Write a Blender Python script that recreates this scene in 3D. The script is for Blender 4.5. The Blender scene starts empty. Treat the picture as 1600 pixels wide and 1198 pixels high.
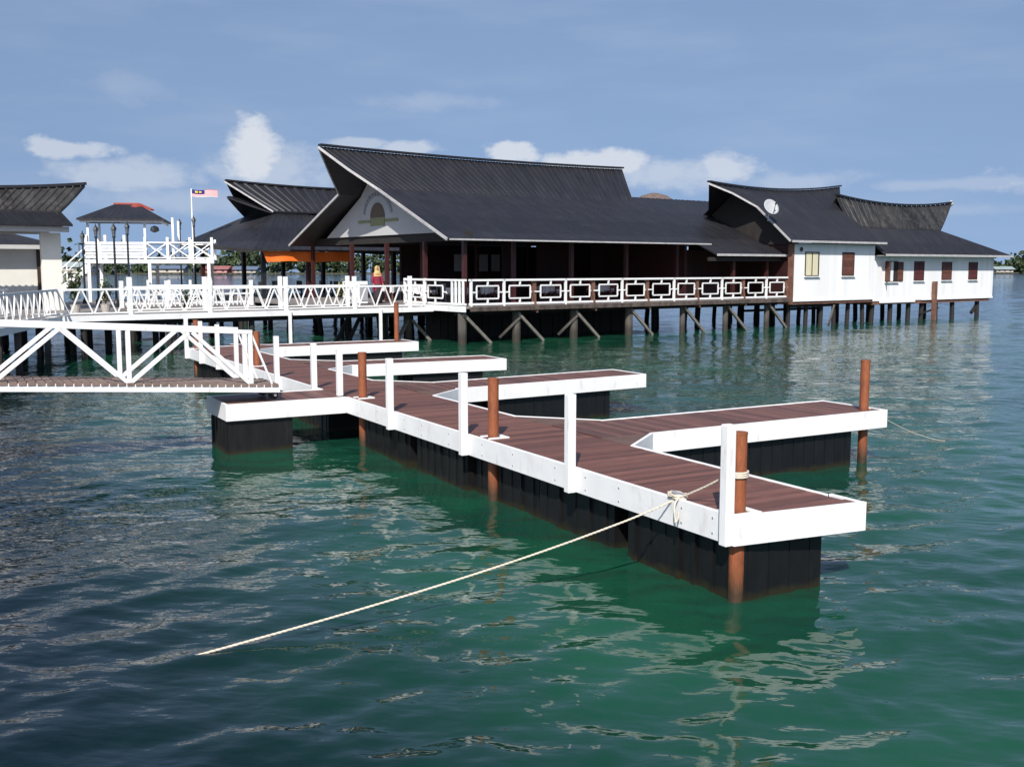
import bpy, bmesh, math, random
import numpy as np
from mathutils import Vector, Matrix
random.seed(7)
S = bpy.context.scene
COL = S.collection
R = math.radians

# ------------------------------------------------------------------ camera
CAM_H = 3.4
PITCH = math.atan(181/1600)
cam_d = bpy.data.cameras.new('camera'); cam = bpy.data.objects.new('camera', cam_d); COL.objects.link(cam)
cam_d.lens = 36.0; cam_d.sensor_width = 36.0; cam_d.clip_start = 0.1; cam_d.clip_end = 20000
cam.location = (0, 0, CAM_H); cam.rotation_euler = (R(90)-PITCH, 0, 0)
S.camera = cam

# ------------------------------------------------------------------ light
SUN_EL = R(41); TO_SUN = Vector((-.13, -.99, 0)).normalized()
sun_d = bpy.data.lights.new('sun', 'SUN'); sun_d.energy = 4.6; sun_d.angle = R(.5); sun_d.color = (1, .95, .88)
sun = bpy.data.objects.new('sun', sun_d); COL.objects.link(sun)
sd = Vector((TO_SUN.x*math.cos(SUN_EL), TO_SUN.y*math.cos(SUN_EL), math.sin(SUN_EL)))
sun.rotation_euler = sd.to_track_quat('Z', 'Y').to_euler(); sun.location = sd*60

S.view_settings.view_transform = 'Standard'; S.view_settings.look = 'None'
S.view_settings.gamma = 1.0; S.view_settings.use_curve_mapping = False
S.view_settings.exposure = 0.3

def pix_dir(x, y):
    dx = (x-800)/1600; dy = (599-y)/1600
    c, s = math.cos(PITCH), math.sin(PITCH)
    return Vector((dx, c+dy*s, -s+dy*c))

# ------------------------------------------------------------------ sky
W = bpy.data.worlds.new('World'); S.world = W; W.use_nodes = True
nt = W.node_tree; nt.nodes.clear()
def nd(t, **k):
    n = nt.nodes.new(t)
    for a, v in k.items(): setattr(n, a, v)
    return n
def lk(a, b): nt.links.new(a, b)
def mth(op, a, b=None, clamp=False):
    n = nd('ShaderNodeMath', operation=op); n.use_clamp = clamp
    for i, v in enumerate((a, b)):
        if v is None: continue
        if isinstance(v, (int, float)): n.inputs[i].default_value = v
        else: lk(v, n.inputs[i])
    return n.outputs[0]
sky = nd('ShaderNodeTexSky', sky_type='NISHITA'); sky.sun_disc = False
sky.sun_elevation = SUN_EL; sky.sun_rotation = math.atan2(TO_SUN.x, TO_SUN.y)
sky.air_density = 1.0; sky.dust_density = 0.6; sky.ozone_density = 2.2
tc = nd('ShaderNodeTexCoord'); sep = nd('ShaderNodeSeparateXYZ'); lk(tc.outputs['Generated'], sep.inputs[0])
# the air is clear down to the sea: sample the sky a little above each direction
lift = nd('ShaderNodeVectorMath', operation='MULTIPLY_ADD'); lk(tc.outputs['Generated'], lift.inputs[0]); lift.inputs[1].default_value = (1, 1, .34); lift.inputs[2].default_value = (0, 0, .31)
nrm = nd('ShaderNodeVectorMath', operation='NORMALIZE'); lk(lift.outputs[0], nrm.inputs[0]); lk(nrm.outputs[0], sky.inputs[0])
az = mth('ARCTAN2', sep.outputs[0], sep.outputs[1]); el = mth('ARCSINE', sep.outputs[2])
cmb = nd('ShaderNodeCombineXYZ'); lk(az, cmb.inputs[0]); lk(el, cmb.inputs[1])
n1 = nd('ShaderNodeTexNoise'); n1.inputs['Scale'].default_value = 22; n1.inputs['Detail'].default_value = 6; n1.inputs['Roughness'].default_value = .6
mp = nd('ShaderNodeMapping'); mp.inputs['Scale'].default_value = (1, 1.7, 1); lk(cmb.outputs[0], mp.inputs[0]); lk(mp.outputs[0], n1.inputs['Vector'])
n2 = nd('ShaderNodeTexNoise'); n2.inputs['Scale'].default_value = 6; n2.inputs['Detail'].default_value = 4
mp2 = nd('ShaderNodeMapping'); mp2.inputs['Scale'].default_value = (1, 4.5, 1); lk(cmb.outputs[0], mp2.inputs[0]); lk(mp2.outputs[0], n2.inputs['Vector'])
# cumulus banks low over the horizon: (azimuth, elevation) centre, half-size, softness, strength
blobs = [((115, 233), 62, 15, .5, .62), ((200, 274), 110, 24, .9, .52), ((396, 236), 46, 48, .75, .95), ((440, 266), 105, 40, 1.0, .5),
         ((560, 224), 40, 9, .6, .5), ((640, 232), 45, 12, .6, .6), ((798, 240), 42, 18, .5, .85), ((930, 252), 75, 20, .6, .85), ((1060, 272), 90, 24, .9, .55),
         ((1135, 264), 42, 26, .7, .7), ((1250, 285), 90, 14, 1.0, .35), ((670, 160), 90, 14, 1.2, .22), ((190, 135), 60, 22, 1.2, .16), ((1510, 287), 130, 9, 1.0, .28),
         ((1480, 330), 120, 10, 1.0, .18), ((300, 315), 220, 22, 1.2, .3), ((-330, 270), 120, 20, .8, .35), ((1900, 270), 200, 30, .9, .6), ((2400, 230), 200, 50, .8, .8), ((-900, 250), 200, 30, .8, .5)]
acc = None
for (c, hw, hh, soft, st) in blobs:
    d = pix_dir(*c).normalized(); a0 = math.atan2(d.x, d.y); e0 = math.asin(d.z)
    s1 = nd('ShaderNodeVectorMath', operation='SUBTRACT'); lk(cmb.outputs[0], s1.inputs[0]); s1.inputs[1].default_value = (a0, e0, 0)
    s2 = nd('ShaderNodeVectorMath', operation='MULTIPLY'); lk(s1.outputs[0], s2.inputs[0]); s2.inputs[1].default_value = (1600/hw, 1600/hh, 0)
    s3 = nd('ShaderNodeVectorMath', operation='LENGTH'); lk(s2.outputs[0], s3.inputs[0])
    nz = mth('MULTIPLY', mth('SUBTRACT', n1.outputs['Fac'], .5), 2.6)
    dd = mth('ADD', s3.outputs['Value'], nz)
    mr = nd('ShaderNodeMapRange', interpolation_type='SMOOTHSTEP'); lk(dd, mr.inputs[0])
    mr.inputs[1].default_value = 1.0+soft*.35; mr.inputs[2].default_value = 1.0-soft*.75; mr.inputs[3].default_value = 0; mr.inputs[4].default_value = st
    acc = mr.outputs[0] if acc is None else mth('MAXIMUM', acc, mr.outputs[0])
# faint high veil
mr = nd('ShaderNodeMapRange'); lk(n2.outputs['Fac'], mr.inputs[0]); mr.inputs[1].default_value = .45; mr.inputs[2].default_value = .8; mr.inputs[3].default_value = 0; mr.inputs[4].default_value = .13
acc = mth('MAXIMUM', acc, mr.outputs[0])
hsv = nd('ShaderNodeHueSaturation'); hsv.inputs['Saturation'].default_value = 1.0; hsv.inputs['Value'].default_value = 1.0; lk(sky.outputs[0], hsv.inputs['Color'])
tint = nd('ShaderNodeMix', data_type='RGBA', blend_type='MULTIPLY'); tint.inputs['Factor'].default_value = 1; lk(hsv.outputs[0], tint.inputs['A']); tint.inputs['B'].default_value = (1.06, .965, .92, 1)
mix = nd('ShaderNodeMix', data_type='RGBA'); lk(acc, mix.inputs['Factor']); lk(tint.outputs['Result'], mix.inputs['A']); mix.inputs['B'].default_value = (4.9, 5.2, 5.7, 1)
bg = nd('ShaderNodeBackground'); bg.inputs['Strength'].default_value = .117; lk(mix.outputs['Result'], bg.inputs['Color'])
wo = nd('ShaderNodeOutputWorld'); lk(bg.outputs[0], wo.inputs[0])

# ------------------------------------------------------------------ materials
def mat(name, col, rough=.6, metal=0, var=.0, vscale=3.0, bump=0, bscale=20, spec=.5, dirt=None, stretch=(1, 1, 1), plank=None, algae=None):
    m = bpy.data.materials.new(name); m.use_nodes = True
    t = m.node_tree; b = t.nodes['Principled BSDF']
    b.inputs['Base Color'].default_value = (*col, 1); b.inputs['Roughness'].default_value = rough
    b.inputs['Metallic'].default_value = metal; b.inputs['Specular IOR Level'].default_value = spec
    co = t.nodes.new('ShaderNodeTexCoord'); mpn = t.nodes.new('ShaderNodeMapping'); mpn.inputs['Scale'].default_value = stretch
    t.links.new(co.outputs['Object'], mpn.inputs[0])
    cur = None
    def mixc(fac, a, bcol, mode='MIX'):
        x = t.nodes.new('ShaderNodeMix'); x.data_type = 'RGBA'; x.blend_type = mode
        if isinstance(fac, float): x.inputs['Factor'].default_value = fac
        else: t.links.new(fac, x.inputs['Factor'])
        if isinstance(a, tuple): x.inputs['A'].default_value = (*a, 1)
        else: t.links.new(a, x.inputs['A'])
        if isinstance(bcol, tuple): x.inputs['B'].default_value = (*bcol, 1)
        else: t.links.new(bcol, x.inputs['B'])
        return x.outputs['Result']
    cur = col
    if plank:
        axis, w, amt = plank
        sp = t.nodes.new('ShaderNodeSeparateXYZ'); t.links.new(co.outputs['Object'], sp.inputs[0])
        dv = t.nodes.new('ShaderNodeMath'); dv.operation = 'DIVIDE'; t.links.new(sp.outputs[axis], dv.inputs[0]); dv.inputs[1].default_value = w
        fl = t.nodes.new('ShaderNodeMath'); fl.operation = 'FLOOR'; t.links.new(dv.outputs[0], fl.inputs[0])
        wn = t.nodes.new('ShaderNodeTexWhiteNoise'); wn.noise_dimensions = '1D'; t.links.new(fl.outputs[0], wn.inputs['W'])
        cur = mixc(wn.outputs['Value'], tuple(c*(1-amt) for c in col), tuple(min(1, c*(1+amt)) for c in col))
    if var:
        n = t.nodes.new('ShaderNodeTexNoise'); n.inputs['Scale'].default_value = vscale; n.inputs['Detail'].default_value = 6; n.inputs['Roughness'].default_value = .65
        t.links.new(mpn.outputs[0], n.inputs['Vector'])
        r = t.nodes.new('ShaderNodeMapRange'); t.links.new(n.outputs['Fac'], r.inputs[0]); r.inputs[1].default_value = .3; r.inputs[2].default_value = .72
        r.inputs[3].default_value = 1-var; r.inputs[4].default_value = 1+var
        x = t.nodes.new('ShaderNodeMix'); x.data_type = 'RGBA'; x.blend_type = 'MULTIPLY'; x.inputs['Factor'].default_value = 1
        if isinstance(cur, tuple): x.inputs['A'].default_value = (*cur, 1)
        else: t.links.new(cur, x.inputs['A'])
        cc = t.nodes.new('ShaderNodeCombineColor')
        for i in range(3): t.links.new(r.outputs[0], cc.inputs[i])
        t.links.new(cc.outputs[0], x.inputs['B']); cur = x.outputs['Result']
        rr = t.nodes.new('ShaderNodeMapRange'); t.links.new(n.outputs['Fac'], rr.inputs[0]); rr.inputs[3].default_value = max(0.02, rough-.12); rr.inputs[4].default_value = min(1, rough+.12)
        t.links.new(rr.outputs[0], b.inputs['Roughness'])
    if dirt:
        dcol, lo, hi, sc, amt = dirt
        n = t.nodes.new('ShaderNodeTexNoise'); n.inputs['Scale'].default_value = sc; n.inputs['Detail'].default_value = 8; n.inputs['Roughness'].default_value = .7
        mp3 = t.nodes.new('ShaderNodeMapping'); mp3.inputs['Scale'].default_value = (1, 1, .25); t.links.new(co.outputs['Object'], mp3.inputs[0]); t.links.new(mp3.outputs[0], n.inputs['Vector'])
        r = t.nodes.new('ShaderNodeMapRange'); t.links.new(n.outputs['Fac'], r.inputs[0]); r.inputs[1].default_value = lo; r.inputs[2].default_value = hi; r.inputs[4].default_value = amt
        cur = mixc(r.outputs[0], cur, dcol)
    if algae:
        acol, z0, z1 = algae          # growth above the waterline, world height
        g = t.nodes.new('ShaderNodeNewGeometry'); sp = t.nodes.new('ShaderNodeSeparateXYZ'); t.links.new(g.outputs['Position'], sp.inputs[0])
        n = t.nodes.new('ShaderNodeTexNoise'); n.inputs['Scale'].default_value = 6; t.links.new(co.outputs['Object'], n.inputs['Vector'])
        ad = t.nodes.new('ShaderNodeMath'); ad.operation = 'MULTIPLY_ADD'; t.links.new(n.outputs['Fac'], ad.inputs[0]); ad.inputs[1].default_value = -.18; t.links.new(sp.outputs[2], ad.inputs[2])
        r = t.nodes.new('ShaderNodeMapRange'); t.links.new(ad.outputs[0], r.inputs[0]); r.inputs[1].default_value = z0-.09; r.inputs[2].default_value = z1-.09; r.inputs[3].default_value = .9; r.inputs[4].default_value = 0
        cur = mixc(r.outputs[0], cur, acol)
    if not isinstance(cur, tuple): t.links.new(cur, b.inputs['Base Color'])
    if bump:
        n = t.nodes.new('ShaderNodeTexNoise'); n.inputs['Scale'].default_value = bscale; n.inputs['Detail'].default_value = 5
        t.links.new(mpn.outputs[0], n.inputs['Vector'])
        bp = t.nodes.new('ShaderNodeBump'); bp.inputs['Strength'].default_value = bump; bp.inputs['Distance'].default_value = .02
        t.links.new(n.outputs['Fac'], bp.inputs['Height']); t.links.new(bp.outputs[0], b.inputs['Normal'])
    return m

M = {}
M['white'] = mat('white_paint', (.8, .8, .8), .45, var=.05, vscale=4, dirt=((.36, .3, .25), .57, .8, 4.5, .7), bump=.08, bscale=9)
M['white_far'] = mat('white_painted_wood', (.8, .8, .79), .55, var=.06, vscale=2, dirt=((.4, .37, .33), .58, .78, 2.2, .55))
M['wall'] = mat('white_wall_boards', (.8, .8, .8), .6, dirt=((.5, .47, .42), .56, .78, 1.1, .5), plank=(0, .35, .05))
M['cream'] = mat('cream_wall', (.78, .76, .68), .65, var=.05, vscale=1)
M['deck'] = mat('brown_deck_boards', (.148, .063, .044), .55, var=.3, vscale=2.2, stretch=(1.2, 9, 1), plank=(1, .13, .32), bump=.25, bscale=14)
M['deck_x'] = mat('brown_deck_boards_lengthwise', (.14, .064, .047), .55, var=.3, vscale=2.2, stretch=(9, 1.2, 1), plank=(0, .13, .32), bump=.25, bscale=14)
M['gusset'] = mat('weathered_gusset_boards', (.13, .075, .055), .6, var=.3, vscale=3, bump=.2)
M['rust'] = mat('rust_brown_steel', (.25, .075, .028), .6, var=.35, vscale=9, stretch=(1, 1, .35), bump=.4, bscale=22, dirt=((.07, .028, .02), .5, .7, 9, .75), algae=((.03, .024, .012), .1, .36))
M['float'] = mat('black_float_plastic', (.005, .005, .0055), .5, var=.3, vscale=5, stretch=(2, 2, .4), dirt=((.05, .047, .045), .62, .85, 5, .4), algae=((.02, .017, .006), .02, .1))
M['roof'] = mat('dark_roof_sheet', (.0145, .0142, .018), .5, var=.3, vscale=1.3, stretch=(1.6, .5, .5), dirt=((.04, .036, .034), .55, .8, .9, .55), plank=(2, .83, .2))
M['roof_old'] = mat('weathered_roof_sheet', (.026, .025, .025), .6, var=.4, vscale=2.2, dirt=((.1, .088, .075), .5, .72, 2.5, .75), plank=(0, .42, .5))
M['under'] = mat('dark_roof_lining', (.02, .017, .015), .8, var=.3, vscale=2)
M['barge'] = mat('grey_barge_board', (.42, .41, .41), .6, var=.2, vscale=4)
M['gable'] = mat('grey_gable_board', (.5, .5, .49), .7, var=.06, vscale=1)
M['maroon'] = mat('maroon_post_paint', (.045, .01, .009), .5, var=.2, vscale=3)
M['tread'] = mat('grey_worn_treads', (.2, .14, .115), .75, var=.35, vscale=4)
M['edge'] = mat('worn_grey_edge', (.1, .075, .062), .8, var=.45, vscale=3, dirt=((.02, .018, .017), .45, .65, 3, .8))
M['redwall'] = mat('dark_red_boards', (.03, .007, .007), .6, var=.25, vscale=2, plank=(0, .3, .3))
M['brownwood'] = mat('brown_worn_wood', (.16, .075, .05), .7, var=.35, vscale=4, dirt=((.3, .22, .17), .55, .75, 5, .6))
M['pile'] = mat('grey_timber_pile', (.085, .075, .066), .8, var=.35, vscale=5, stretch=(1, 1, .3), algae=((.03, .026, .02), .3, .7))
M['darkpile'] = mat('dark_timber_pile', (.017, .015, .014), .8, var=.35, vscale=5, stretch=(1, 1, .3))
M['brace'] = mat('pale_brace_timber', (.16, .145, .125), .8, var=.3, vscale=5)
M['floor'] = mat('grey_deck_floor', (.22, .2, .19), .7, var=.2, vscale=2)
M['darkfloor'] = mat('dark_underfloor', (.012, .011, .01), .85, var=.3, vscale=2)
M['shutter'] = mat('brown_shutter', (.12, .045, .03), .6, var=.3, vscale=6, plank=(2, .09, .3))
M['shutter_red'] = mat('maroon_shutter', (.09, .02, .02), .6, var=.3, vscale=6, plank=(2, .09, .3))
M['curtain'] = mat('cream_curtain', (.62, .58, .4), .8, var=.12, vscale=5, stretch=(4, 4, .3))
M['trim'] = mat('dark_window_trim', (.05, .03, .02), .6, var=.2, vscale=4)
M['iron'] = mat('black_iron', (.015, .017, .02), .45, var=.2, vscale=5)
M['glass'] = mat('lamp_glass', (.1, .12, .14), .15, var=.1, vscale=5)
M['tarp'] = mat('orange_tarpaulin', (.75, .16, .02), .55, var=.12, vscale=1.5, bump=.3, bscale=3)
M['rope'] = mat('cream_rope', (.62, .55, .45), .9, var=.2, vscale=30)
M['galv'] = mat('grey_steel', (.5, .5, .5), .4, metal=.6, var=.1, vscale=5)
M['dish'] = mat('white_dish', (.4, .41, .42), .5, var=.08, vscale=4)
M['leaf'] = mat('green_leaves', (.07, .11, .03), .6, var=.4, vscale=6)
M['trees'] = mat('shore_foliage', (.045, .07, .03), .7, var=.5, vscale=.15)
M['leafy'] = mat('yellow_green_leaves', (.2, .2, .04), .6, var=.4, vscale=6)
M['pot'] = mat('clay_pot', (.45, .42, .38), .7, var=.2, vscale=6)
M['skin'] = mat('skin', (.35, .19, .12), .5, var=.08, vscale=12)
M['scarf'] = mat('yellow_scarf', (.5, .36, .15), .8, var=.12, vscale=10)
M['tunic'] = mat('maroon_cloth', (.2, .012, .035), .8, var=.15, vscale=8)
M['skirt'] = mat('dark_cloth', (.03, .02, .025), .8, var=.2, vscale=8)
M['cloth'] = mat('white_tablecloth', (.75, .75, .76), .8, var=.05, vscale=3)
M['chair'] = mat('dark_red_chair', (.11, .015, .02), .55, var=.2, vscale=5)
M['chair_k'] = mat('black_chair', (.02, .02, .025), .5, var=.2, vscale=5)
M['red'] = mat('red_ridge_tile', (.33, .06, .04), .6, var=.2, vscale=3)
M['thatch'] = mat('brown_thatch', (.14, .1, .085), .9, var=.35, vscale=5)
M['flag_red'] = mat('flag_red', (.62, .03, .05), .8, var=.05, vscale=3)
M['flag_white'] = mat('flag_white', (.78, .76, .76), .8, var=.05, vscale=3)
M['flag_blue'] = mat('flag_blue', (.02, .02, .16), .8, var=.05, vscale=3)
M['flag_yellow'] = mat('flag_yellow', (.75, .55, .05), .8, var=.05, vscale=3)
M['emblem_brown'] = mat('emblem_brown', (.15, .11, .08), .7, var=.15, vscale=6)
M['emblem_green'] = mat('emblem_olive', (.26, .27, .14), .7, var=.15, vscale=6)
M['emblem_grey'] = mat('emblem_grey', (.31, .32, .34), .7, var=.1, vscale=6)
M['sand'] = mat('shore_bank', (.07, .07, .045), .9, var=.2, vscale=.05)
M['paleroof'] = mat('pale_green_roof', (.27, .33, .33), .6, var=.15, vscale=.3)
M['redroof'] = mat('faded_red_roof', (.3, .12, .11), .6, var=.15, vscale=.3)
M['blueroof'] = mat('blue_roof', (.11, .15, .22), .6, var=.15, vscale=.3)
M['housewall'] = mat('house_wall', (.5, .46, .4), .7, var=.15, vscale=.3)
M['pink'] = mat('pink_wall', (.6, .28, .26), .7, var=.15, vscale=.3)

# ------------------------------------------------------------------ helpers
class Frame:
    def __init__(s, o, ang): s.o = Vector((o[0], o[1], 0)); s.ang = ang; s.m = Matrix.Translation(s.o) @ Matrix.Rotation(ang, 4, 'Z')
    def w(s, x, y, z): return s.m @ Vector((x, y, z))
WORLD = Frame((0, 0), 0)
PON = Frame((2.187, 10.077), math.atan2(.49405, .86943))      # x across to the fingers, y along the walkway away from the camera
RES = Frame((-2.7, 45.6), math.atan2(.591, .807))             # x along the restaurant front, y back into it

class MB:
    def __init__(s): s.v = []; s.f = []
    def add(s, vs, fs):
        n = len(s.v); s.v += [tuple(v) for v in vs]; s.f += [tuple(i+n for i in f) for f in fs]; return s
    def box(s, x0, x1, y0, y1, z0, z1):
        return s.add([(x0,y0,z0),(x1,y0,z0),(x1,y1,z0),(x0,y1,z0),(x0,y0,z1),(x1,y0,z1),(x1,y1,z1),(x0,y1,z1)],
                     [(0,3,2,1),(4,5,6,7),(0,1,5,4),(1,2,6,5),(2,3,7,6),(3,0,4,7)])
    def beam(s, p, q, w, h, up=(0,0,1)):
        p = Vector(p); q = Vector(q); d = (q-p).normalized(); u = Vector(up)
        if abs(d.dot(u)) > .98: u = Vector((0,1,0))
        a = d.cross(u).normalized()*w/2; b = a.cross(d).normalized()*h/2
        vs = [p-a-b, p+a-b, p+a+b, p-a+b, q-a-b, q+a-b, q+a+b, q-a+b]
        return s.add(vs, [(0,3,2,1),(4,5,6,7),(0,1,5,4),(1,2,6,5),(2,3,7,6),(3,0,4,7)])
    def tube(s, pts, r, n=10, cap=True):
        pts = [Vector(p) for p in pts]; rs = r if isinstance(r, (list, tuple)) else [r]*len(pts)
        rings = []; prev = None
        for i, p in enumerate(pts):
            d = ((pts[min(i+1, len(pts)-1)] - pts[max(i-1, 0)])).normalized()
            if prev is None:
                u = Vector((0,0,1)) if abs(d.z) < .95 else Vector((1,0,0))
                a = d.cross(u).normalized()
            else:
                a = (prev - d*prev.dot(d)).normalized()
            prev = a; b = d.cross(a)
            rings.append([p + (a*math.cos(2*math.pi*k/n) + b*math.sin(2*math.pi*k/n))*rs[i] for k in range(n)])
        vs = [v for rg in rings for v in rg]; fs = []
        for i in range(len(pts)-1):
            for k in range(n): fs.append((i*n+k, i*n+(k+1)%n, (i+1)*n+(k+1)%n, (i+1)*n+k))
        if cap: fs += [tuple(range(n-1, -1, -1)), tuple((len(pts)-1)*n+k for k in range(n))]
        return s.add(vs, fs)
    def lathe(s, c, prof, n=14):      # prof (r,z)
        vs = []; fs = []
        for r, z in prof:
            for k in range(n): vs.append((c[0]+r*math.cos(2*math.pi*k/n), c[1]+r*math.sin(2*math.pi*k/n), c[2]+z))
        for i in range(len(prof)-1):
            for k in range(n): fs.append((i*n+k, i*n+(k+1)%n, (i+1)*n+(k+1)%n, (i+1)*n+k))
        fs += [tuple(range(n-1, -1, -1)), tuple((len(prof)-1)*n+k for k in range(n))]
        return s.add(vs, fs)
    def prism(s, poly, off):          # polygon of 3-D points, extruded by off
        n = len(poly); off = Vector(off); P = [Vector(p) for p in poly]
        return s.add(P + [p+off for p in P], [tuple(range(n-1, -1, -1)), tuple(range(n, 2*n))] + [(i, (i+1)%n, n+(i+1)%n, n+i) for i in range(n)])
    def sheet(s, rows, pitch=.35, h=.02, thick=.07, sag=None):
        # rows: (left, right) from eave to ridge; ribs run from eave to ridge
        L = (Vector(rows[0][1])-Vector(rows[0][0])).length; n = max(2, int(L/pitch))
        ss = []; hs = []
        for i in range(n):
            for a, hh in ((0, 0), (.55, 0), (.65, h), (.9, h)): ss.append((i+a)/n); hs.append(hh)
        ss.append(1.0); hs.append(0); m = len(ss); top = []; bot = []
        for r, (l, q) in enumerate(rows):
            l = Vector(l); q = Vector(q); sg = sag[r] if sag else 0
            for t, hh in zip(ss, hs):
                p = l.lerp(q, t); dz = sg*((2*t-1)**2)
                top.append((p.x, p.y, p.z+dz+hh)); bot.append((p.x, p.y, p.z+dz-thick))
        k = len(rows); fs = []; N = k*m
        for r in range(k-1):
            for i in range(m-1):
                a, b, c, d = r*m+i, r*m+i+1, (r+1)*m+i+1, (r+1)*m+i
                fs.append((a, b, c, d)); fs.append((N+a, N+d, N+c, N+b))
            fs.append((r*m, (r+1)*m, N+(r+1)*m, N+r*m)); e = r*m+m-1; fs.append((e, N+e, N+e+m, e+m))
        for i in range(m-1):
            fs.append((i, N+i, N+i+1, i+1)); a = (k-1)*m+i; fs.append((a, a+1, N+a+1, N+a))
        return s.add(top+bot, fs)

def tag(o, label=None, cat=None, group=None, kind=None):
    for k, v in (('label', label), ('category', cat), ('group', group), ('kind', kind)):
        if v: o[k] = v
    return o
def thing(name, label, cat, frame, base, group=None):
    o = bpy.data.objects.new(name, None); COL.objects.link(o)
    o.empty_display_size = .2
    o.location = frame.w(*base); o.rotation_euler = (0, 0, frame.ang); o['_b'] = list(base)
    return tag(o, label, cat, group)
BASES = {}
def part(name, mb, m, parent, root=None, bevel=0, label=None, smooth=False):
    root = root or parent
    while root.parent: root = root.parent
    b = Vector(root['_b'])
    me = bpy.data.meshes.new(name); me.from_pydata([tuple(Vector(v)-b) for v in mb.v], [], mb.f); me.update()
    if smooth:
        for p in me.polygons: p.use_smooth = True
    me.materials.append(m if not isinstance(m, str) else M[m])
    o = bpy.data.objects.new(name, me); COL.objects.link(o); o.parent = parent
    if bevel:
        md = o.modifiers.new('bevel', 'BEVEL'); md.width = bevel; md.segments = 2; md.limit_method = 'ANGLE'
    if label: o['label'] = label
    return o
def single(name, mb, m, label, cat, frame=WORLD, base=(0,0,0), group=None, kind=None, smooth=False, bevel=0):
    b = Vector(base)
    me = bpy.data.meshes.new(name); me.from_pydata([tuple(Vector(v)-b) for v in mb.v], [], mb.f); me.update()
    if smooth:
        for p in me.polygons: p.use_smooth = True
    me.materials.append(M[m] if isinstance(m, str) else m)
    o = bpy.data.objects.new(name, me); COL.objects.link(o)
    o.location = frame.w(*base); o.rotation_euler = (0, 0, frame.ang)
    if bevel:
        md = o.modifiers.new('bevel', 'BEVEL'); md.width = bevel; md.segments = 2; md.limit_method = 'ANGLE'
    return tag(o, label, cat, group, kind)
def copy_tree(o, parent=None):
    c = o.copy(); COL.objects.link(c)
    if parent: c.parent = parent
    for ch in list(o.children): copy_tree(ch, c)
    return c

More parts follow.
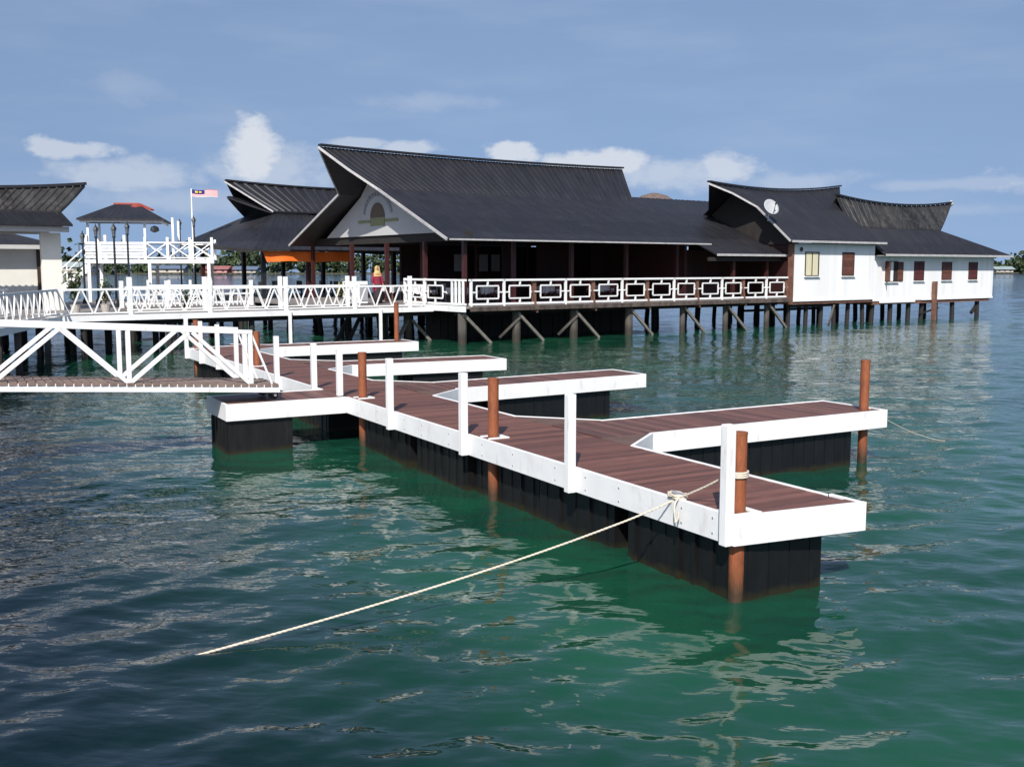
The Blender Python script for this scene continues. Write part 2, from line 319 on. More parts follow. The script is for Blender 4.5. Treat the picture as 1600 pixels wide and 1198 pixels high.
# ------------------------------------------------------------------ water
def build_water():
    def axis(hi, fine, x0, g):
        pos = [0.0]
        while pos[-1] < hi: pos.append(pos[-1] + max(fine, g*(abs(pos[-1])-x0)+fine))
        return np.array([-p for p in pos[:0:-1]]+pos)
    xs = axis(2600, .055, 7.0, .013)
    ys = [4.5]
    while ys[-1] < 6000: ys.append(ys[-1] + max(.045, .0068*ys[-1]))
    ys = np.array([-2000, -400, -80, -20, -5, 1, 3.0, 4.0] + ys)
    X, Y = np.meshgrid(xs.astype(np.float32), ys.astype(np.float32))
    rng = np.random.default_rng(3); Z = np.zeros_like(X)
    sp = np.maximum(np.gradient(ys)[:, None], np.gradient(xs)[None, :]).astype(np.float32)
    for N, l0, l1, rms in ((60, .2, .5, .105), (54, .5, 1.2, .085), (18, 1.2, 4.5, .045)):
        lam = np.exp(rng.uniform(math.log(l0), math.log(l1), N)); ang = rng.normal(math.radians(-66), math.radians(50), N)
        for l, a in zip(lam, ang):
            k = 2*math.pi/l; amp = rms*math.sqrt(2/N)/k
            fade = np.clip((l/sp - 2.6)/2.5, 0, 1); ph = rng.uniform(0, 6.28); rows = fade.max(1) > 0; r = np.where(rows)[0]
            if not len(r): continue
            sl = slice(r[0], r[-1]+1); x, y = X[sl], Y[sl]
            wob = 1.4*np.sin(.55*x*math.cos(a+1.2)+.55*y*math.sin(a+1.2)+ph*2)+.8*np.sin(.23*x*math.sin(ph)+.23*y*math.cos(ph)+ph)
            gust = .65+.35*np.sin(.31*x*math.cos(ph)+.27*y*math.sin(ph)+ph*3)
            Z[sl] += (amp*gust)*fade[sl]*np.sin(k*(x*math.cos(a)+y*math.sin(a))+ph+wob)
    ny, nx = X.shape
    co = np.stack([X, Y, Z], -1).reshape(-1, 3).astype(np.float32)
    idx = np.arange(nx*ny).reshape(ny, nx)
    q = np.stack([idx[:-1, :-1], idx[:-1, 1:], idx[1:, 1:], idx[1:, :-1]], -1).reshape(-1, 4)
    me = bpy.data.meshes.new('water'); me.vertices.add(len(co)); me.vertices.foreach_set('co', co.ravel())
    me.loops.add(q.size); me.loops.foreach_set('vertex_index', q.ravel().astype(np.int32))
    me.polygons.add(len(q)); me.polygons.foreach_set('loop_start', np.arange(0, q.size, 4, dtype=np.int32))
    me.polygons.foreach_set('use_smooth', np.ones(len(q), bool)); me.update(calc_edges=True)
    m = bpy.data.materials.new('sea_water'); m.use_nodes = True; t = m.node_tree; b = t.nodes['Principled BSDF']
    L = t.links.new
    b.inputs['Roughness'].default_value = .04; b.inputs['IOR'].default_value = 1.333
    co_ = t.nodes.new('ShaderNodeTexCoord'); P = co_.outputs['Object']
    def M_(op, a, c):
        n = t.nodes.new('ShaderNodeMath'); n.operation = op
        for i, v in enumerate((a, c)):
            if isinstance(v, (int, float)): n.inputs[i].default_value = v
            else: L(v, n.inputs[i])
        return n.outputs[0]
    def NZ(scale, det, vec=None, rough=.55):
        n = t.nodes.new('ShaderNodeTexNoise'); n.inputs['Scale'].default_value = scale; n.inputs['Detail'].default_value = det; n.inputs['Roughness'].default_value = rough; L(vec or P, n.inputs['Vector']); return n.outputs['Fac']
    def MR(v, a, c, lo=0, hi=1, sm=True):
        n = t.nodes.new('ShaderNodeMapRange'); n.interpolation_type = 'SMOOTHSTEP' if sm else 'LINEAR'; L(v, n.inputs[0])
        for i, x in enumerate((a, c, lo, hi)): n.inputs[i+1].default_value = x
        return n.outputs[0]
    def MX(f, a, c):
        n = t.nodes.new('ShaderNodeMix'); n.data_type = 'RGBA'; L(f, n.inputs['Factor'])
        for k, v in (('A', a), ('B', c)):
            if isinstance(v, tuple): n.inputs[k].default_value = (*v, 1)
            else: L(v, n.inputs[k])
        return n.outputs['Result']
    sx = t.nodes.new('ShaderNodeSeparateXYZ'); L(P, sx.inputs[0]); x, y = sx.outputs[0], sx.outputs[1]
    # greens vary in patches; darker navy to the near left, bluer far out
    col = MX(MR(NZ(.16, 3), .35, .68), (.006, .044, .028), (.01, .071, .037))
    left_mask = MR(M_('ADD', M_('ADD', x, M_('MULTIPLY', M_('SUBTRACT', y, 7.0), .55)), M_('MULTIPLY', M_('SUBTRACT', NZ(.35, 3), .5), 3.0)), -3.4, 2.2)
    col = MX(left_mask, (.0018, .009, .0125), col)
    col = MX(MR(y, 50, 110), col, (.003, .022, .036))
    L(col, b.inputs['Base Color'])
    mpw = t.nodes.new('ShaderNodeMapping'); mpw.inputs['Rotation'].default_value = (0, 0, R(22)); mpw.inputs['Scale'].default_value = (.7, 1.35, 1); L(P, mpw.inputs[0]); V = mpw.outputs[0]
    def BP(h, st, dist, nrm=None):
        n = t.nodes.new('ShaderNodeBump'); n.inputs['Strength'].default_value = st; n.inputs['Distance'].default_value = dist; L(h, n.inputs['Height'])
        if nrm: L(nrm, n.inputs['Normal'])
        return n.outputs[0]
    # the modelled waves carry the near water; finer chop out where the mesh is coarse
    h2 = M_('MULTIPLY', NZ(2.2, 3, V), MR(y, 8, 26, .3, 1)); h7 = M_('MULTIPLY', NZ(7, 2, V), MR(y, 8, 30, .6, 1))
    nrm = BP(NZ(.5, 4, V), .3, .3); nrm = BP(h2, .4, .1, nrm); nrm = BP(h7, .2, .03, nrm)
    L(nrm, b.inputs['Normal'])
    me.materials.append(m)
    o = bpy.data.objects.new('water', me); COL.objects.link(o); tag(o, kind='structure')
build_water()

# ------------------------------------------------------------------ floating pontoon
D = .92; FB = .62; FT = .05           # deck top, fascia bottom, fascia board thickness
def planks(mb, x0, x1, y0, y1, along, w=.13, gap=.007, z=D):
    # boards whose length runs along 'x' or 'y'
    if along == 'x':
        y = y0
        while y < y1-.02:
            e = min(y+w, y1); mb.box(x0, x1, y+gap/2, e-gap/2, z-.035, z+random.uniform(-.002, .002)); y += w
    else:
        x = x0
        while x < x1-.02:
            e = min(x+w, x1); mb.box(x+gap/2, e-gap/2, y0, y1, z-.035, z+random.uniform(-.002, .002)); x += w
    return mb
def floatbox(mb, x0, x1, y0, y1, rib=.24):
    # black ribbed float standing in the water
    mb.box(x0, x1, y0, y1, -.35, FB+.02)
    n = int((y1-y0)/rib)
    for i in range(n):
        y = y0+(i+.5)*(y1-y0)/n
        e = random.choice((.012, .02, .035)); mb.box(x0-e, x0, y-.03, y+.03, -.35, FB-.03); mb.box(x1, x1+.025, y-.045, y+.045, -.35, FB-.03)
    n = int((x1-x0)/rib)
    for i in range(n):
        x = x0+(i+.5)*(x1-x0)/n
        mb.box(x-.03, x+.03, y0-.008, y0, -.35, FB-.03); mb.box(x-.03, x+.03, y1, y1+.008, -.35, FB-.03)
    return mb
def pad(mb, x, y):    # collar plates round a pile
    mb.prism([(x-.14, y-.15, D+.003), (x+.19, y-.15, D+.003), (x+.19, y+.15, D+.003), (x-.14, y+.15, D+.003), (x-.14, y+.095, D+.003), (x+.11, y+.095, D+.003), (x+.11, y-.095, D+.003), (x-.14, y-.095, D+.003)], (0, 0, .02))
    return mb

U_END = 25.0; WV = 1.6; L0, L1 = 10.87, 12.35; LV = -2.3
walk = thing('pontoon_walkway', 'long brown boarded floating walkway edged with white boards and white posts', 'pontoon', PON, (0.8, 12, 0))
part('deck', planks(MB(), FT, WV-FT, -.03, U_END-FT, 'x').prism([(FT, -.035, D-.035), (WV, -.222, D-.035), (WV, -.035, D-.035)], (0, 0, .035)), 'deck', walk)
fing = [('nearest', 4.5, 6.0, 7.6, 0), ('second', 11.0, 12.35, 7.6, .45), ('third', 17.0, 18.3, 6.75, -.4), ('far', 23.7, 25.0, 7.35, 0)]
for y0, y1 in ((-.02, 2.868), (2.872, 5.798), (5.802, 8.6), (8.604, L0)): part('fascia', MB().box(0, FT, y0, y1, FB, D+.012), 'white', walk, bevel=.006)
part('fascia', MB().box(0, FT, L1, U_END, FB, D+.012), 'white', walk, bevel=.006)
part('fascia', MB().prism([(-.0, -.075, FB), (WV+.06, -.275, FB), (WV+.06, -.225, FB), (-.0, -.025, FB)], (0, 0, D+.012-FB)), 'white', walk, bevel=.006)
part('fascia', MB().box(WV, WV+.05, -.22, .2, FB, D+.012), 'white', walk, bevel=.006)
part('fascia', MB().box(0, WV, U_END-FT, U_END, FB, D+.012), 'white', walk, bevel=.006)
prev = .205
for (_, a, b, _, _) in fing:
    gs = 1.05 if a < 20 else .8; part('fascia', MB().box(WV-FT, WV, prev, a-.695, FB, D+.012), 'white', walk, bevel=.006); prev = b+gs+.015
for y in (.25, .75, 1.9, 2.6, 3.3, 4.4, 5.3, 6.4, 7.4, 8.1, 9.3, 10.3):
    for z in (.69, .85): part('bolt', MB().tube([(.003, y, z), (-.008, y, z)], .011, 8), 'galv', walk)
for k, (y0, y1) in enumerate(((.0, 1.9), (2.25, 4.0), (4.1, 5.95), (6.05, 7.9), (8.3, 10.4), (12.6, 14.6), (14.75, 16.7), (16.85, 18.8), (19.2, 21.2), (21.35, 23), (23.15, 24.8))):
    part('float', floatbox(MB(), .14+.05*(k % 3), 1.3, y0, y1, rib=(.24, .31, .27)[k % 3]), 'float', walk)
part('frame', MB().box(.1, 1.5, .06, 24.9, FB+.02, D-.04), 'darkfloor', walk)
for u in (.02, 2.87, 5.8, 8.6, 11.08, 12.6, 15.2, 17.9, 20.7, 22.7, 24.6):
    s = MB(); h = 1.85
    x0 = -.11 if u != .02 else -.075
    s.box(x0, x0+.11, u-.055, u+.055, FB-.005 if u not in (11.08,) else D+.012, h)
    part('post', s, 'white', walk, bevel=.01)
for x, y in ((.17, .07), (.21, 5.35), (.23, 10.6), (.25, 17.9), (.2, 24.4)): part('pile_guide', pad(MB(), x, y), 'white', walk, bevel=.004)
cl = MB(); cl.tube([(.07, .78, D+.05), (.07, 1.02, D+.05)], .018, 8); cl.box(.05, .09, .85, .95, D, D+.05)
part('cleat', cl, 'galv', walk)

names = ['floating finger pontoon nearest the camera, with a rusty pile at its tip', 'second floating finger pontoon, behind the nearest one',
         'third floating finger pontoon, between the second and the farthest', 'farthest floating finger pontoon, in front of the jetty']
for (nm, a, b, v1, skew), lab in zip(fing, names):
    f = thing('finger_pontoon', lab, 'pontoon', PON, ((WV+v1)/2, (a+b)/2, 0), 'finger pontoons off the walkway')
    f2 = lambda v: skew*(v-WV)/(v1-WV)      # the moored finger swings a little
    def sk(mb):
        mb.v = [(x, y+(f2(x) if x > WV else 0), z) for x, y, z in mb.v]; return mb
    part('deck', sk(planks(MB(), WV, v1-FT, a+FT, b-FT, 'y')), 'deck_x', f)
    g = MB()
    g.prism([(WV, a-.0, D-.04), (WV+.85, a+FT, D-.04), (WV, a+FT, D-.04)], (0, 0, .042))
    gs = 1.05 if nm != 'far' else .8
    part('gusset', MB().prism([(WV-FT, a-.68, D-.036), (WV+.82, a+.03, D-.036), (WV-FT, a+.03, D-.036)], (0, 0, .04)), 'gusset', f); tri = MB(); tri.prism([(WV-FT, b+gs, D-.036), (WV-FT, b-.03, D-.036), (WV+.95, b-.03, D-.036)], (0, 0, .04))
    part('gusset', tri, 'gusset', f)
    fs = MB(); fs.box(WV+.85, v1, a, a+FT, FB, D+.012)
    part('fascia', sk(fs), 'white', f, bevel=.006)
    part('fascia', sk(MB().box(WV+.95, v1, b-FT, b, FB, D+.012)), 'white', f, bevel=.006)
    part('fascia', sk(MB().box(v1-FT, v1, a+FT, b-FT, FB, D+.012)), 'white', f, bevel=.006)
    part('fascia', MB().beam((WV-.01, a-.70, (FB+D+.012)/2), (WV+.87, a+.02, (FB+D+.012)/2), FT, D-FB+.012), 'white', f, bevel=.004)
    part('fascia', MB().beam((WV-.01, b+gs+.02, (FB+D+.012)/2), (WV+.97, b-.02, (FB+D+.012)/2), FT, D-FB+.012), 'white', f, bevel=.004)
    fl = {'nearest': (2.75, 6.85), 'second': (3.4, 6.6), 'third': (4.1, 6.1), 'far': (2.8, 6.8)}[nm]
    part('float', sk(floatbox(MB(), fl[0], fl[1], a+.12, b-.12)), 'float', f)
    part('frame', sk(MB().box(WV+.05, v1-.15, a+.06, b-.06, FB+.03, D-.04)), 'darkfloor', f)

ld = thing('landing_pontoon', 'short floating landing under the foot of the white gangway', 'pontoon', PON, ((LV)/2, (L0+L1)/2, 0))
part('deck', planks(MB(), LV+FT, FT, L0+FT, L1-FT, 'y'), 'deck_x', ld)
part('fascia', MB().box(LV, 0, L0, L0+FT, FB, D+.012), 'white', ld, bevel=.006)
part('fascia', MB().box(LV, LV+FT, L0+FT, L1, FB, D+.012), 'white', ld, bevel=.006)
part('fascia', MB().box(LV+FT, 0, L1-FT, L1, FB, D+.012), 'white', ld, bevel=.006)
part('float', floatbox(MB(), LV+.05, -1.05, L0+.08, L1-.15), 'float', ld)

for (x, y, lab) in ((.17, .07, 'rusty steel pile at the near corner of the walkway, tied with rope'), (.21, 5.35, 'rusty steel pile on the walkway edge, between two white posts nearer the camera'),
                    (.23, 10.6, 'rusty steel pile on the walkway edge beside the landing'), (7.25, 4.72, 'rusty steel pile standing tall at the tip of the nearest finger'),
                    (.25, 17.9, 'rusty steel pile on the walkway edge beyond the gangway foot'), (7.0, 24.75, 'rusty steel pile at the tip of the farthest finger'),
                    (.2, 24.4, 'rusty steel pile at the far end of the walkway behind the gangway')):
    top = {.07: 1.74, 24.75: 2.2}.get(y, 1.79)
    p = thing('mooring_pile', lab, 'pile', PON, (x, y, 0), 'rusty mooring piles')
    part('shaft', MB().tube([(x, y, -2), (x, y, top-.01)], .08, 20), 'rust', p, smooth=False)
    part('cap', MB().tube([(x, y, top-.01), (x, y, top+.012)], .084, 20), 'rust', p)

# ropes
def catmull(P, n=10):
    P = [Vector(p) for p in P]; out = []
    Q = [2*P[0]-P[1]]+P+[2*P[-1]-P[-2]]
    for i in range(1, len(Q)-2):
        for k in range(n):
            t = k/n; a, b, c, d = Q[i-1:i+3]
            out.append(.5*((2*b)+(c-a)*t+(2*a-5*b+4*c-d)*t*t+(3*b-a-3*c+d)*t**3))
    return out+[P[-1]]
rp = thing('mooring_rope', 'long cream rope from the corner pile down into the dark water', 'rope', WORLD, (1.9, 10.4, 0))
p_pile = PON.w(.12, .17, 1.3); a0 = PON.w(.03, .82, D+.03); a1 = PON.w(-.02, .93, D-.04); end = Vector((-2.97, 8.59, -.015))
main = [p_pile, p_pile.lerp(a0, .33)-Vector((0, 0, .012)), p_pile.lerp(a0, .66)-Vector((0, 0, .012)), a0, a0.lerp(a1, .6)+Vector((0, 0, .015)), a1]
st = PON.w(-.04, 1.0, D-.09)
for i in range(1, 15):
    t = i/14; p = st.lerp(end, t); p.z -= .085*4*t*(1-t)*(1.25-.5*t); main.append(p)
def twist(pts, r):
    # two strands laid round one another so the rope reads as laid rope
    mb = MB(); C = catmull(pts, 14)
    for ph in (0, 2.09, 4.19):
        L = 0; q = []
        for i, p in enumerate(C):
            if i: L += (C[i]-C[i-1]).length
            d = (C[min(i+1, len(C)-1)]-C[max(i-1, 0)]).normalized(); a = d.cross(Vector((0, 0, 1)))
            a = a.normalized() if a.length > .01 else Vector((1, 0, 0)); b = d.cross(a); th = L*42+ph
            q.append(p+(a*math.cos(th)+b*math.sin(th))*r*.5)
        mb.tube(q, r*.58, 6)
    return mb
part('line', twist(main, .0115), 'rope', rp, smooth=True)
lp = []
for i in range(40):
    a = i*2*math.pi/13; lp.append(PON.w(.17+.095*math.cos(a), .07+.095*math.sin(a), 1.285+.01*i/6))
part('hitch', MB().tube(lp, .012, 6), 'rope', rp, smooth=True)
lp = []
for i in range(60):
    a = i*2*math.pi/12; lp.append(PON.w(.06+.075*math.cos(a)*(1+.2*math.sin(i*1.7)), .9+.12*math.sin(a)*(1+.15*math.cos(i*2.3)), D+.03+.02*math.sin(i*.9)))
part('coil', MB().tube(lp, .011, 6), 'rope', rp, smooth=True)
hang = [PON.w(-.0, .8, D+.03), PON.w(-.06, .79, D-.02), PON.w(-.075, .78, D-.12), PON.w(-.07, .77, D-.2), PON.w(-.09, .74, D-.22), PON.w(-.07, .72, D-.16), PON.w(-.06, .73, D-.1)]
part('tail', MB().tube(catmull(hang, 6), .01, 6), 'rope', rp, smooth=True)
r2 = []; q0 = PON.w(7.33, 4.72, D+.05); q1 = Vector((8.7, 20.0, -.03))
for i in range(13):
    t = i/12; p = q0.lerp(q1, t); p.z -= .12*4*t*(1-t); r2.append(p)
single('mooring_rope', MB().tube(r2, .007, 6), 'rope', 'thin rope from the nearest finger tip pile down to the water on the right', 'rope', base=(q0.x, q0.y, 0), smooth=True)

# ------------------------------------------------------------------ gangway
gw = thing('gangway', 'white truss gangway sloping down from the left onto the landing', 'gangway', PON, (-5, 11.55, 1.5))
GN, GF = 11.05, 12.05
gz = lambda v: 1.18-.062*(v+1.78)       # bottom chord centre height
VS = -1.78; DV = 2.13; GEND = -10.6
tread = MB(); v = -1.3
while v > GEND:
    z = gz(v)+.085; tread.box(v-.1, v+.015, GN-.06, GF+.06, z-.045, z+.012); v -= .142
part('tread', tread, 'tread', gw)
for y in (GN, GF):
    part('bottom_chord', MB().beam((-1.25, y, gz(-1.25)), (GEND, y, gz(GEND)), .09, .14), 'white', gw, bevel=.006)
    part('top_chord', MB().beam((VS+.04, y, gz(VS)+1.04), (GEND, y, gz(GEND)+1.04), .07, .075), 'white', gw, bevel=.006)
    for i in range(5):
        v = VS-i*DV
        part('upright', MB().beam((v, y, gz(v)+.07), (v, y, gz(v)+1.0), .075, .075), 'white', gw, bevel=.005)
        if i < 4:
            m_ = v-DV/2
            part('diagonal', MB().beam((v-.03, y, gz(v)+.1), (m_+.03, y, gz(m_)+1.0), .07, .07), 'white', gw, bevel=.005)
            part('diagonal', MB().beam((m_-.03, y, gz(m_)+1.0), (v-DV+.03, y, gz(v-DV)+.1), .07, .07), 'white', gw, bevel=.005)
    part('end_brace', MB().beam((VS+.02, y, gz(VS)+1.02), (-1.38, y, gz(-1.38)+.06), .035, .035), 'white', gw)
part('wheel', MB().tube([(-1.33, GN+.1, 1.02), (-1.33, GN+.2, 1.02)], .085, 16), 'float', gw)
part('wheel', MB().tube([(-1.33, GF-.2, 1.02), (-1.33, GF-.1, 1.02)], .085, 16), 'float', gw)
part('axle', MB().tube([(-1.33, GN, 1.03), (-1.33, GF, 1.03)], .025, 8), 'galv', gw)

# ------------------------------------------------------------------ jetty with truss railing
JZ = 1.6; J0, J1 = 1.8, 4.4; JA0, JA1 = -16.4, .2
jt = thing('jetty', 'white edged jetty leading to the restaurant on timber legs', 'jetty', RES, (-8, 3.1, 0))
part('deck', planks(MB(), JA0, JA1, J0+.06, J1-.06, 'y', z=JZ, w=.15), 'floor', jt)
part('fascia', MB().box(JA0, .2, J0, J0+.06, JZ-.2, JZ+.02), 'white_far', jt)
part('fascia', MB().box(JA0, JA1, J1-.06, J1, JZ-.2, JZ+.02), 'white_far', jt)
part('beam', MB().box(JA0, JA1, J0+.35, J0+.5, JZ-.4, JZ-.06).box(JA0, JA1, J1-.5, J1-.35, JZ-.4, JZ-.06), 'darkfloor', jt)
for a in (-15, -11.8, -8.4):
    for b in (J0+.42, J1-.42):
        part('leg', MB().tube([(a, b, -2), (a, b, JZ-.4)], .12, 10), 'darkpile', jt)
for a in (-4.2, -3.6):
    part('leg', MB().beam((a, J1-.4, -1), (a+1.2, J1-.4, JZ-.4), .14, .14), 'darkpile', jt)
part('leg', MB().tube([(-1.2, J1-.5, -2), (-1.2, J1-.5, JZ-.4)], .17, 10), 'pile', jt)
for a in (-6.9, -2.6):
    part('leg', MB().box(a-.06, a+.06, J0-.1, J0-.01, -1.0, JZ-.0), 'white_far', jt)
def truss_rail(th, y, a0, a1, z, posts, period=.86, ph=.98, post_h=1.42):
    part('top_rail', MB().beam((a0, y, z+ph), (a1, y, z+ph), .06, .075), 'white_far', th)
    part('bottom_rail', MB().beam((a0, y, z+.1), (a1, y, z+.1), .05, .05), 'white_far', th)
    n = max(1, round((a1-a0)/period)); mb = MB(); w = (a1-a0)/n
    for i in range(n):
        x = a0+i*w
        mb.beam((x+.03, y+.012, z+.1), (x+w/2-.03, y+.012, z+ph), .045, .05); mb.beam((x+w/2+.03, y-.012, z+ph), (x+w-.03, y-.012, z+.1), .045, .05)
    part('lattice', mb, 'white_far', th)
    for a in posts: part('post', MB().box(a-.075, a+.075, y-.075, y+.075, z+.02, z+post_h), 'white_far', th)
rl = thing('truss_railing', 'white zigzag railing along the near edge of the jetty', 'railing', RES, (-8, J0+.1, JZ))
truss_rail(rl, J0+.1, JA0, -.2, JZ, (-13.35, -10.25, -7.0, -3.8, -1.0))
rl = thing('truss_railing', 'white zigzag railing along the far edge of the jetty, behind the near one', 'railing', RES, (-8, J1-.1, JZ))
truss_rail(rl, J1-.1, -12.8, -2.8, JZ, (-12.7, -9.6, -6.2, -2.9))

# branch towards the gangway head, at the left
p0 = RES.w(JA0, 3.1, 0); BR = Frame((p0.x, p0.y), math.atan2(-23, 4.6))
br = thing('jetty', 'left branch of the jetty running towards the viewer to the gangway head', 'jetty', BR, (12, 0, 0))
part('deck', planks(MB(), -1.0, 25, -.95, .95, 'y', z=JZ-.01, w=.15), 'floor', br)
part('fascia', MB().box(-1.0, 25, .95, 1.01, JZ-.22, JZ+.015), 'white_far', br)
part('fascia', MB().box(-1.0, 25, -1.01, -.95, JZ-.22, JZ+.015), 'white_far', br)
for a in (2.2, 6, 10, 14, 18, 22):
    for b in (-.8, .8): part('leg', MB().tube([(a, b, -2), (a, b, JZ-.2)], .11, 10), 'pile', br)
for y, lab in ((.9, 'white railing on the right side of the left jetty branch, seen nearly end on'), (-.9, 'white railing on the left side of the left jetty branch')):
    rl = thing('truss_railing', lab, 'railing', BR, (10, y, JZ)); truss_rail(rl, y, .4, 18.6, JZ, (9, 13, 17), period=.8)

# ------------------------------------------------------------------ restaurant platform
PZ = 1.68
pf = thing('stilt_platform', 'dark timber platform on grey stilts carrying the restaurant', 'platform', RES, (11, 7, 0))
part('floor', MB().box(.3, 22.4, -.6, 16.2, PZ-.1, PZ), 'floor', pf)
part('floor', MB().box(-3.6, .295, 4.6, 16.2, PZ-.12, PZ-.02), 'floor', pf)
part('edge_beam', MB().box(.6, 22.4, -.72, -.604, PZ-.22, PZ-.02), 'edge', pf)
part('edge_beam', MB().box(.2, .296, -.74, 4.4, PZ-.24, PZ+.02), 'white_far', pf)
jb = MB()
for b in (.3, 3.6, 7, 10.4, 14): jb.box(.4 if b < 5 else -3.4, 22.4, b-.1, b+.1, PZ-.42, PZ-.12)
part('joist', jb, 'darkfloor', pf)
random.seed(11)
for i, a in enumerate((.45, 3.45, 6.9, 10.5, 14.3, 17.6, 21)):
    part('stilt', MB().tube([(a, -.2, -2), (a, -.2, PZ-.3)], .2 if i < 4 else .15, 12), 'pile', pf)
    part('brace', MB().beam((a-.1, -.45, PZ-.35), (a+1.35, -.5, .0), .13, .13), 'brace', pf)
    if i in (1, 2): part('brace', MB().beam((a+.1, -.45, PZ-.5), (a-.9, -.1, .2), .1, .1), 'pile', pf)
part('stilt', MB().tube([(-.3, 3.3, -2), (-.3, 3.3, PZ-.3)], .2, 12), 'pile', pf)
part('brace', MB().beam((-.4, 3.1, PZ-.7), (-1.2, 2.9, -.1), .13, .13), 'brace', pf); part('brace', MB().beam((-.2, 3.1, PZ-.7), (.7, 2.8, -.1), .13, .13), 'brace', pf)
for b in (3.5, 7, 10.4, 13.8):
    for a in (-1.5, 2, 5.2, 8.6, 12.4, 15.8, 19.4, 22):
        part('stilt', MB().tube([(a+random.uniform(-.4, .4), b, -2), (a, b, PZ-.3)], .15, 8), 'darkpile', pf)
void_boards = MB()
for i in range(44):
    a = .6+i*.4; z0 = random.uniform(.0, .35); void_boards.box(a, a+.37, 3.0+random.uniform(0, .1), 3.05+random.uniform(.1, .15), -.4, PZ-.1) if a < 13.3 else None
part('skirt', void_boards, 'darkfloor', pf)  # near-black boards added to stand in for the shaded void under the platform

# frame railing with rectangles
def rect_panel(mb, p, q, z):
    p = Vector(p); q = Vector(q); d = q-p; L = d.length; d.normalize()
    P = lambda t, h: p+d*t+Vector((0, 0, h))
    m = .3; w = .062
    for h in (.33, .9): mb.beam(P(m, z+h), P(L-m, z+h), .05, w)
    for t in (m, L-m): mb.beam(P(t, z+.33+w/2), P(t, z+.9-w/2), .05, w)
    mb.beam(P(L/2, z+.14), P(L/2, z+.29), .05, .1); mb.beam(P(L/2, z+.94), P(L/2, z+1.1), .05, .1)
    mb.beam(P(.02, z+.615), P(m-.04, z+.615), .05, .06); mb.beam(P(L-m+.04, z+.615), P(L-.02, z+.615), .05, .06)
fr = thing('frame_railing', 'long white railing of framed rectangles along the restaurant front', 'railing', RES, (11, -.6, PZ))
A0, A1 = .69, 22.3; n = 12; w = (A1-A0)/n
part('top_rail', MB().beam((A0-.1, -.55, PZ+1.16), (A1, -.55, PZ+1.16), .1, .09), 'white_far', fr)
part('bottom_rail', MB().beam((A0-.1, -.55, PZ+.09), (A1, -.55, PZ+.09), .08, .09), 'white_far', fr)
for i in range(n):
    mb = MB(); rect_panel(mb, (A0+i*w, -.55, 0), (A0+(i+1)*w, -.55, 0), PZ); part('panel', mb, 'white_far', fr)
for i in range(n+1):
    a = A0+i*w
    if i % 2 or i == 0: part('post', MB().box(a-.05, a+.05, -.6, -.5, PZ-.1, PZ+1.2), 'white_far', fr)
    else:
        part('post', MB().box(a-.09, a+.09, -.5, -.36, PZ-.3, PZ+1.14).beam((a+.05, -.62, PZ-.35), (a-.2, -.6, PZ+.7), .09, .09), 'brownwood', fr, label='worn brown post with a slanting brace')
fl_ = thing('frame_railing', 'short white railing of framed rectangles on the restaurant platform side facing the jetty', 'railing', RES, (.3, 2, PZ))
part('top_rail', MB().beam((.45, -.5, PZ+1.16), (.3, 4.6, PZ+1.16), .1, .09), 'white_far', fl_)
part('bottom_rail', MB().beam((.45, -.5, PZ+.09), (.3, 4.6, PZ+.09), .08, .09), 'white_far', fl_)
for b0, b1 in ((1.0, 2.8), (2.8, 4.6)):
    mb = MB(); rect_panel(mb, (.4, b0, 0), (.32, b1, 0), PZ); part('panel', mb, 'white_far', fl_)
for k in range(4): part('slat', MB().box(.38, .44, -.4+k*.3, -.28+k*.3, PZ+.1, PZ+1.12), 'white_far', fl_)
for b in (2.8, 4.6): part('post', MB().box(.28, .4, b-.06, b+.06, PZ, PZ+1.22), 'white_far', fl_)

# ------------------------------------------------------------------ restaurant hall
hall = thing('restaurant_hall', 'big open restaurant hall with a tall black upswept gable roof', 'building', RES, (8.5, 8.3, PZ))
EZ, KZ, RZ = 4.68, 7.2, 9.14; HB = 16.7; MBD = HB/2
def gable_roof(b0, b1, ez, kz, rz, kb, eL, eR, kL, kR, tL, tR, sagR=0, pitch=.33, sagE=0, dL=0):
    # ez/kz/rz heights at eave, break, ridge; kb depth of break from the eave; (eL,eR) ends of eave, break and ridge
    mid = (b0+b1)/2; mb = MB()
    rows = [((eL, b0, ez), (eR, b0, ez)), ((kL, b0+kb, kz), (kR, b0+kb, kz)), (((kL+tL)/2, (b0+kb+mid)/2, (kz+rz)/2-.05), ((kR+tR)/2, (b0+kb+mid)/2, (kz+rz)/2-.05)), ((tL, mid, rz+dL), (tR, mid, rz))]
    sag = [sagE, sagR*.2, sagR*.6, sagR]
    mb.sheet(rows, pitch=pitch, sag=sag)
    rows2 = [((r.__getitem__(1)[0], b0+b1-r[1][1], r[1][2]), (r[0][0], b0+b1-r[0][1], r[0][2])) for r in rows]
    mb.sheet(rows2, pitch=pitch, sag=sag)
    return mb, rows
rf, rows = gable_roof(0, HB, EZ, KZ, RZ, 6.26, -.15, 16.5, -.1, 16.7, -2.2, 17.7, sagR=.12)
roof = part('roof', rf, 'roof', hall)
rc = MB(); 
pts = [(-2.2+19.9*i/16, MBD, RZ+.1+.12*((2*i/16-1)**2)) for i in range(17)]
for p, q in zip(pts, pts[1:]): rc.beam(p, q, .35, .09)
part('ridge_cap', rc, 'roof', roof)
def verge(rows, side, sag, w=.06, h=.12, off=0):
    mb = MB(); P = []
    for (l, q), sg in zip(rows, sag):
        p = Vector(l if side == 0 else q); P.append(p+Vector((-.05 if side == 0 else .05, 0, sg-.04)))
    for p, q in zip(P, P[1:]): mb.beam(p, q, w, h)
    return mb
rowsB = [((l[0], HB-l[1], l[2]), (q[0], HB-q[1], q[2])) for l, q in rows]
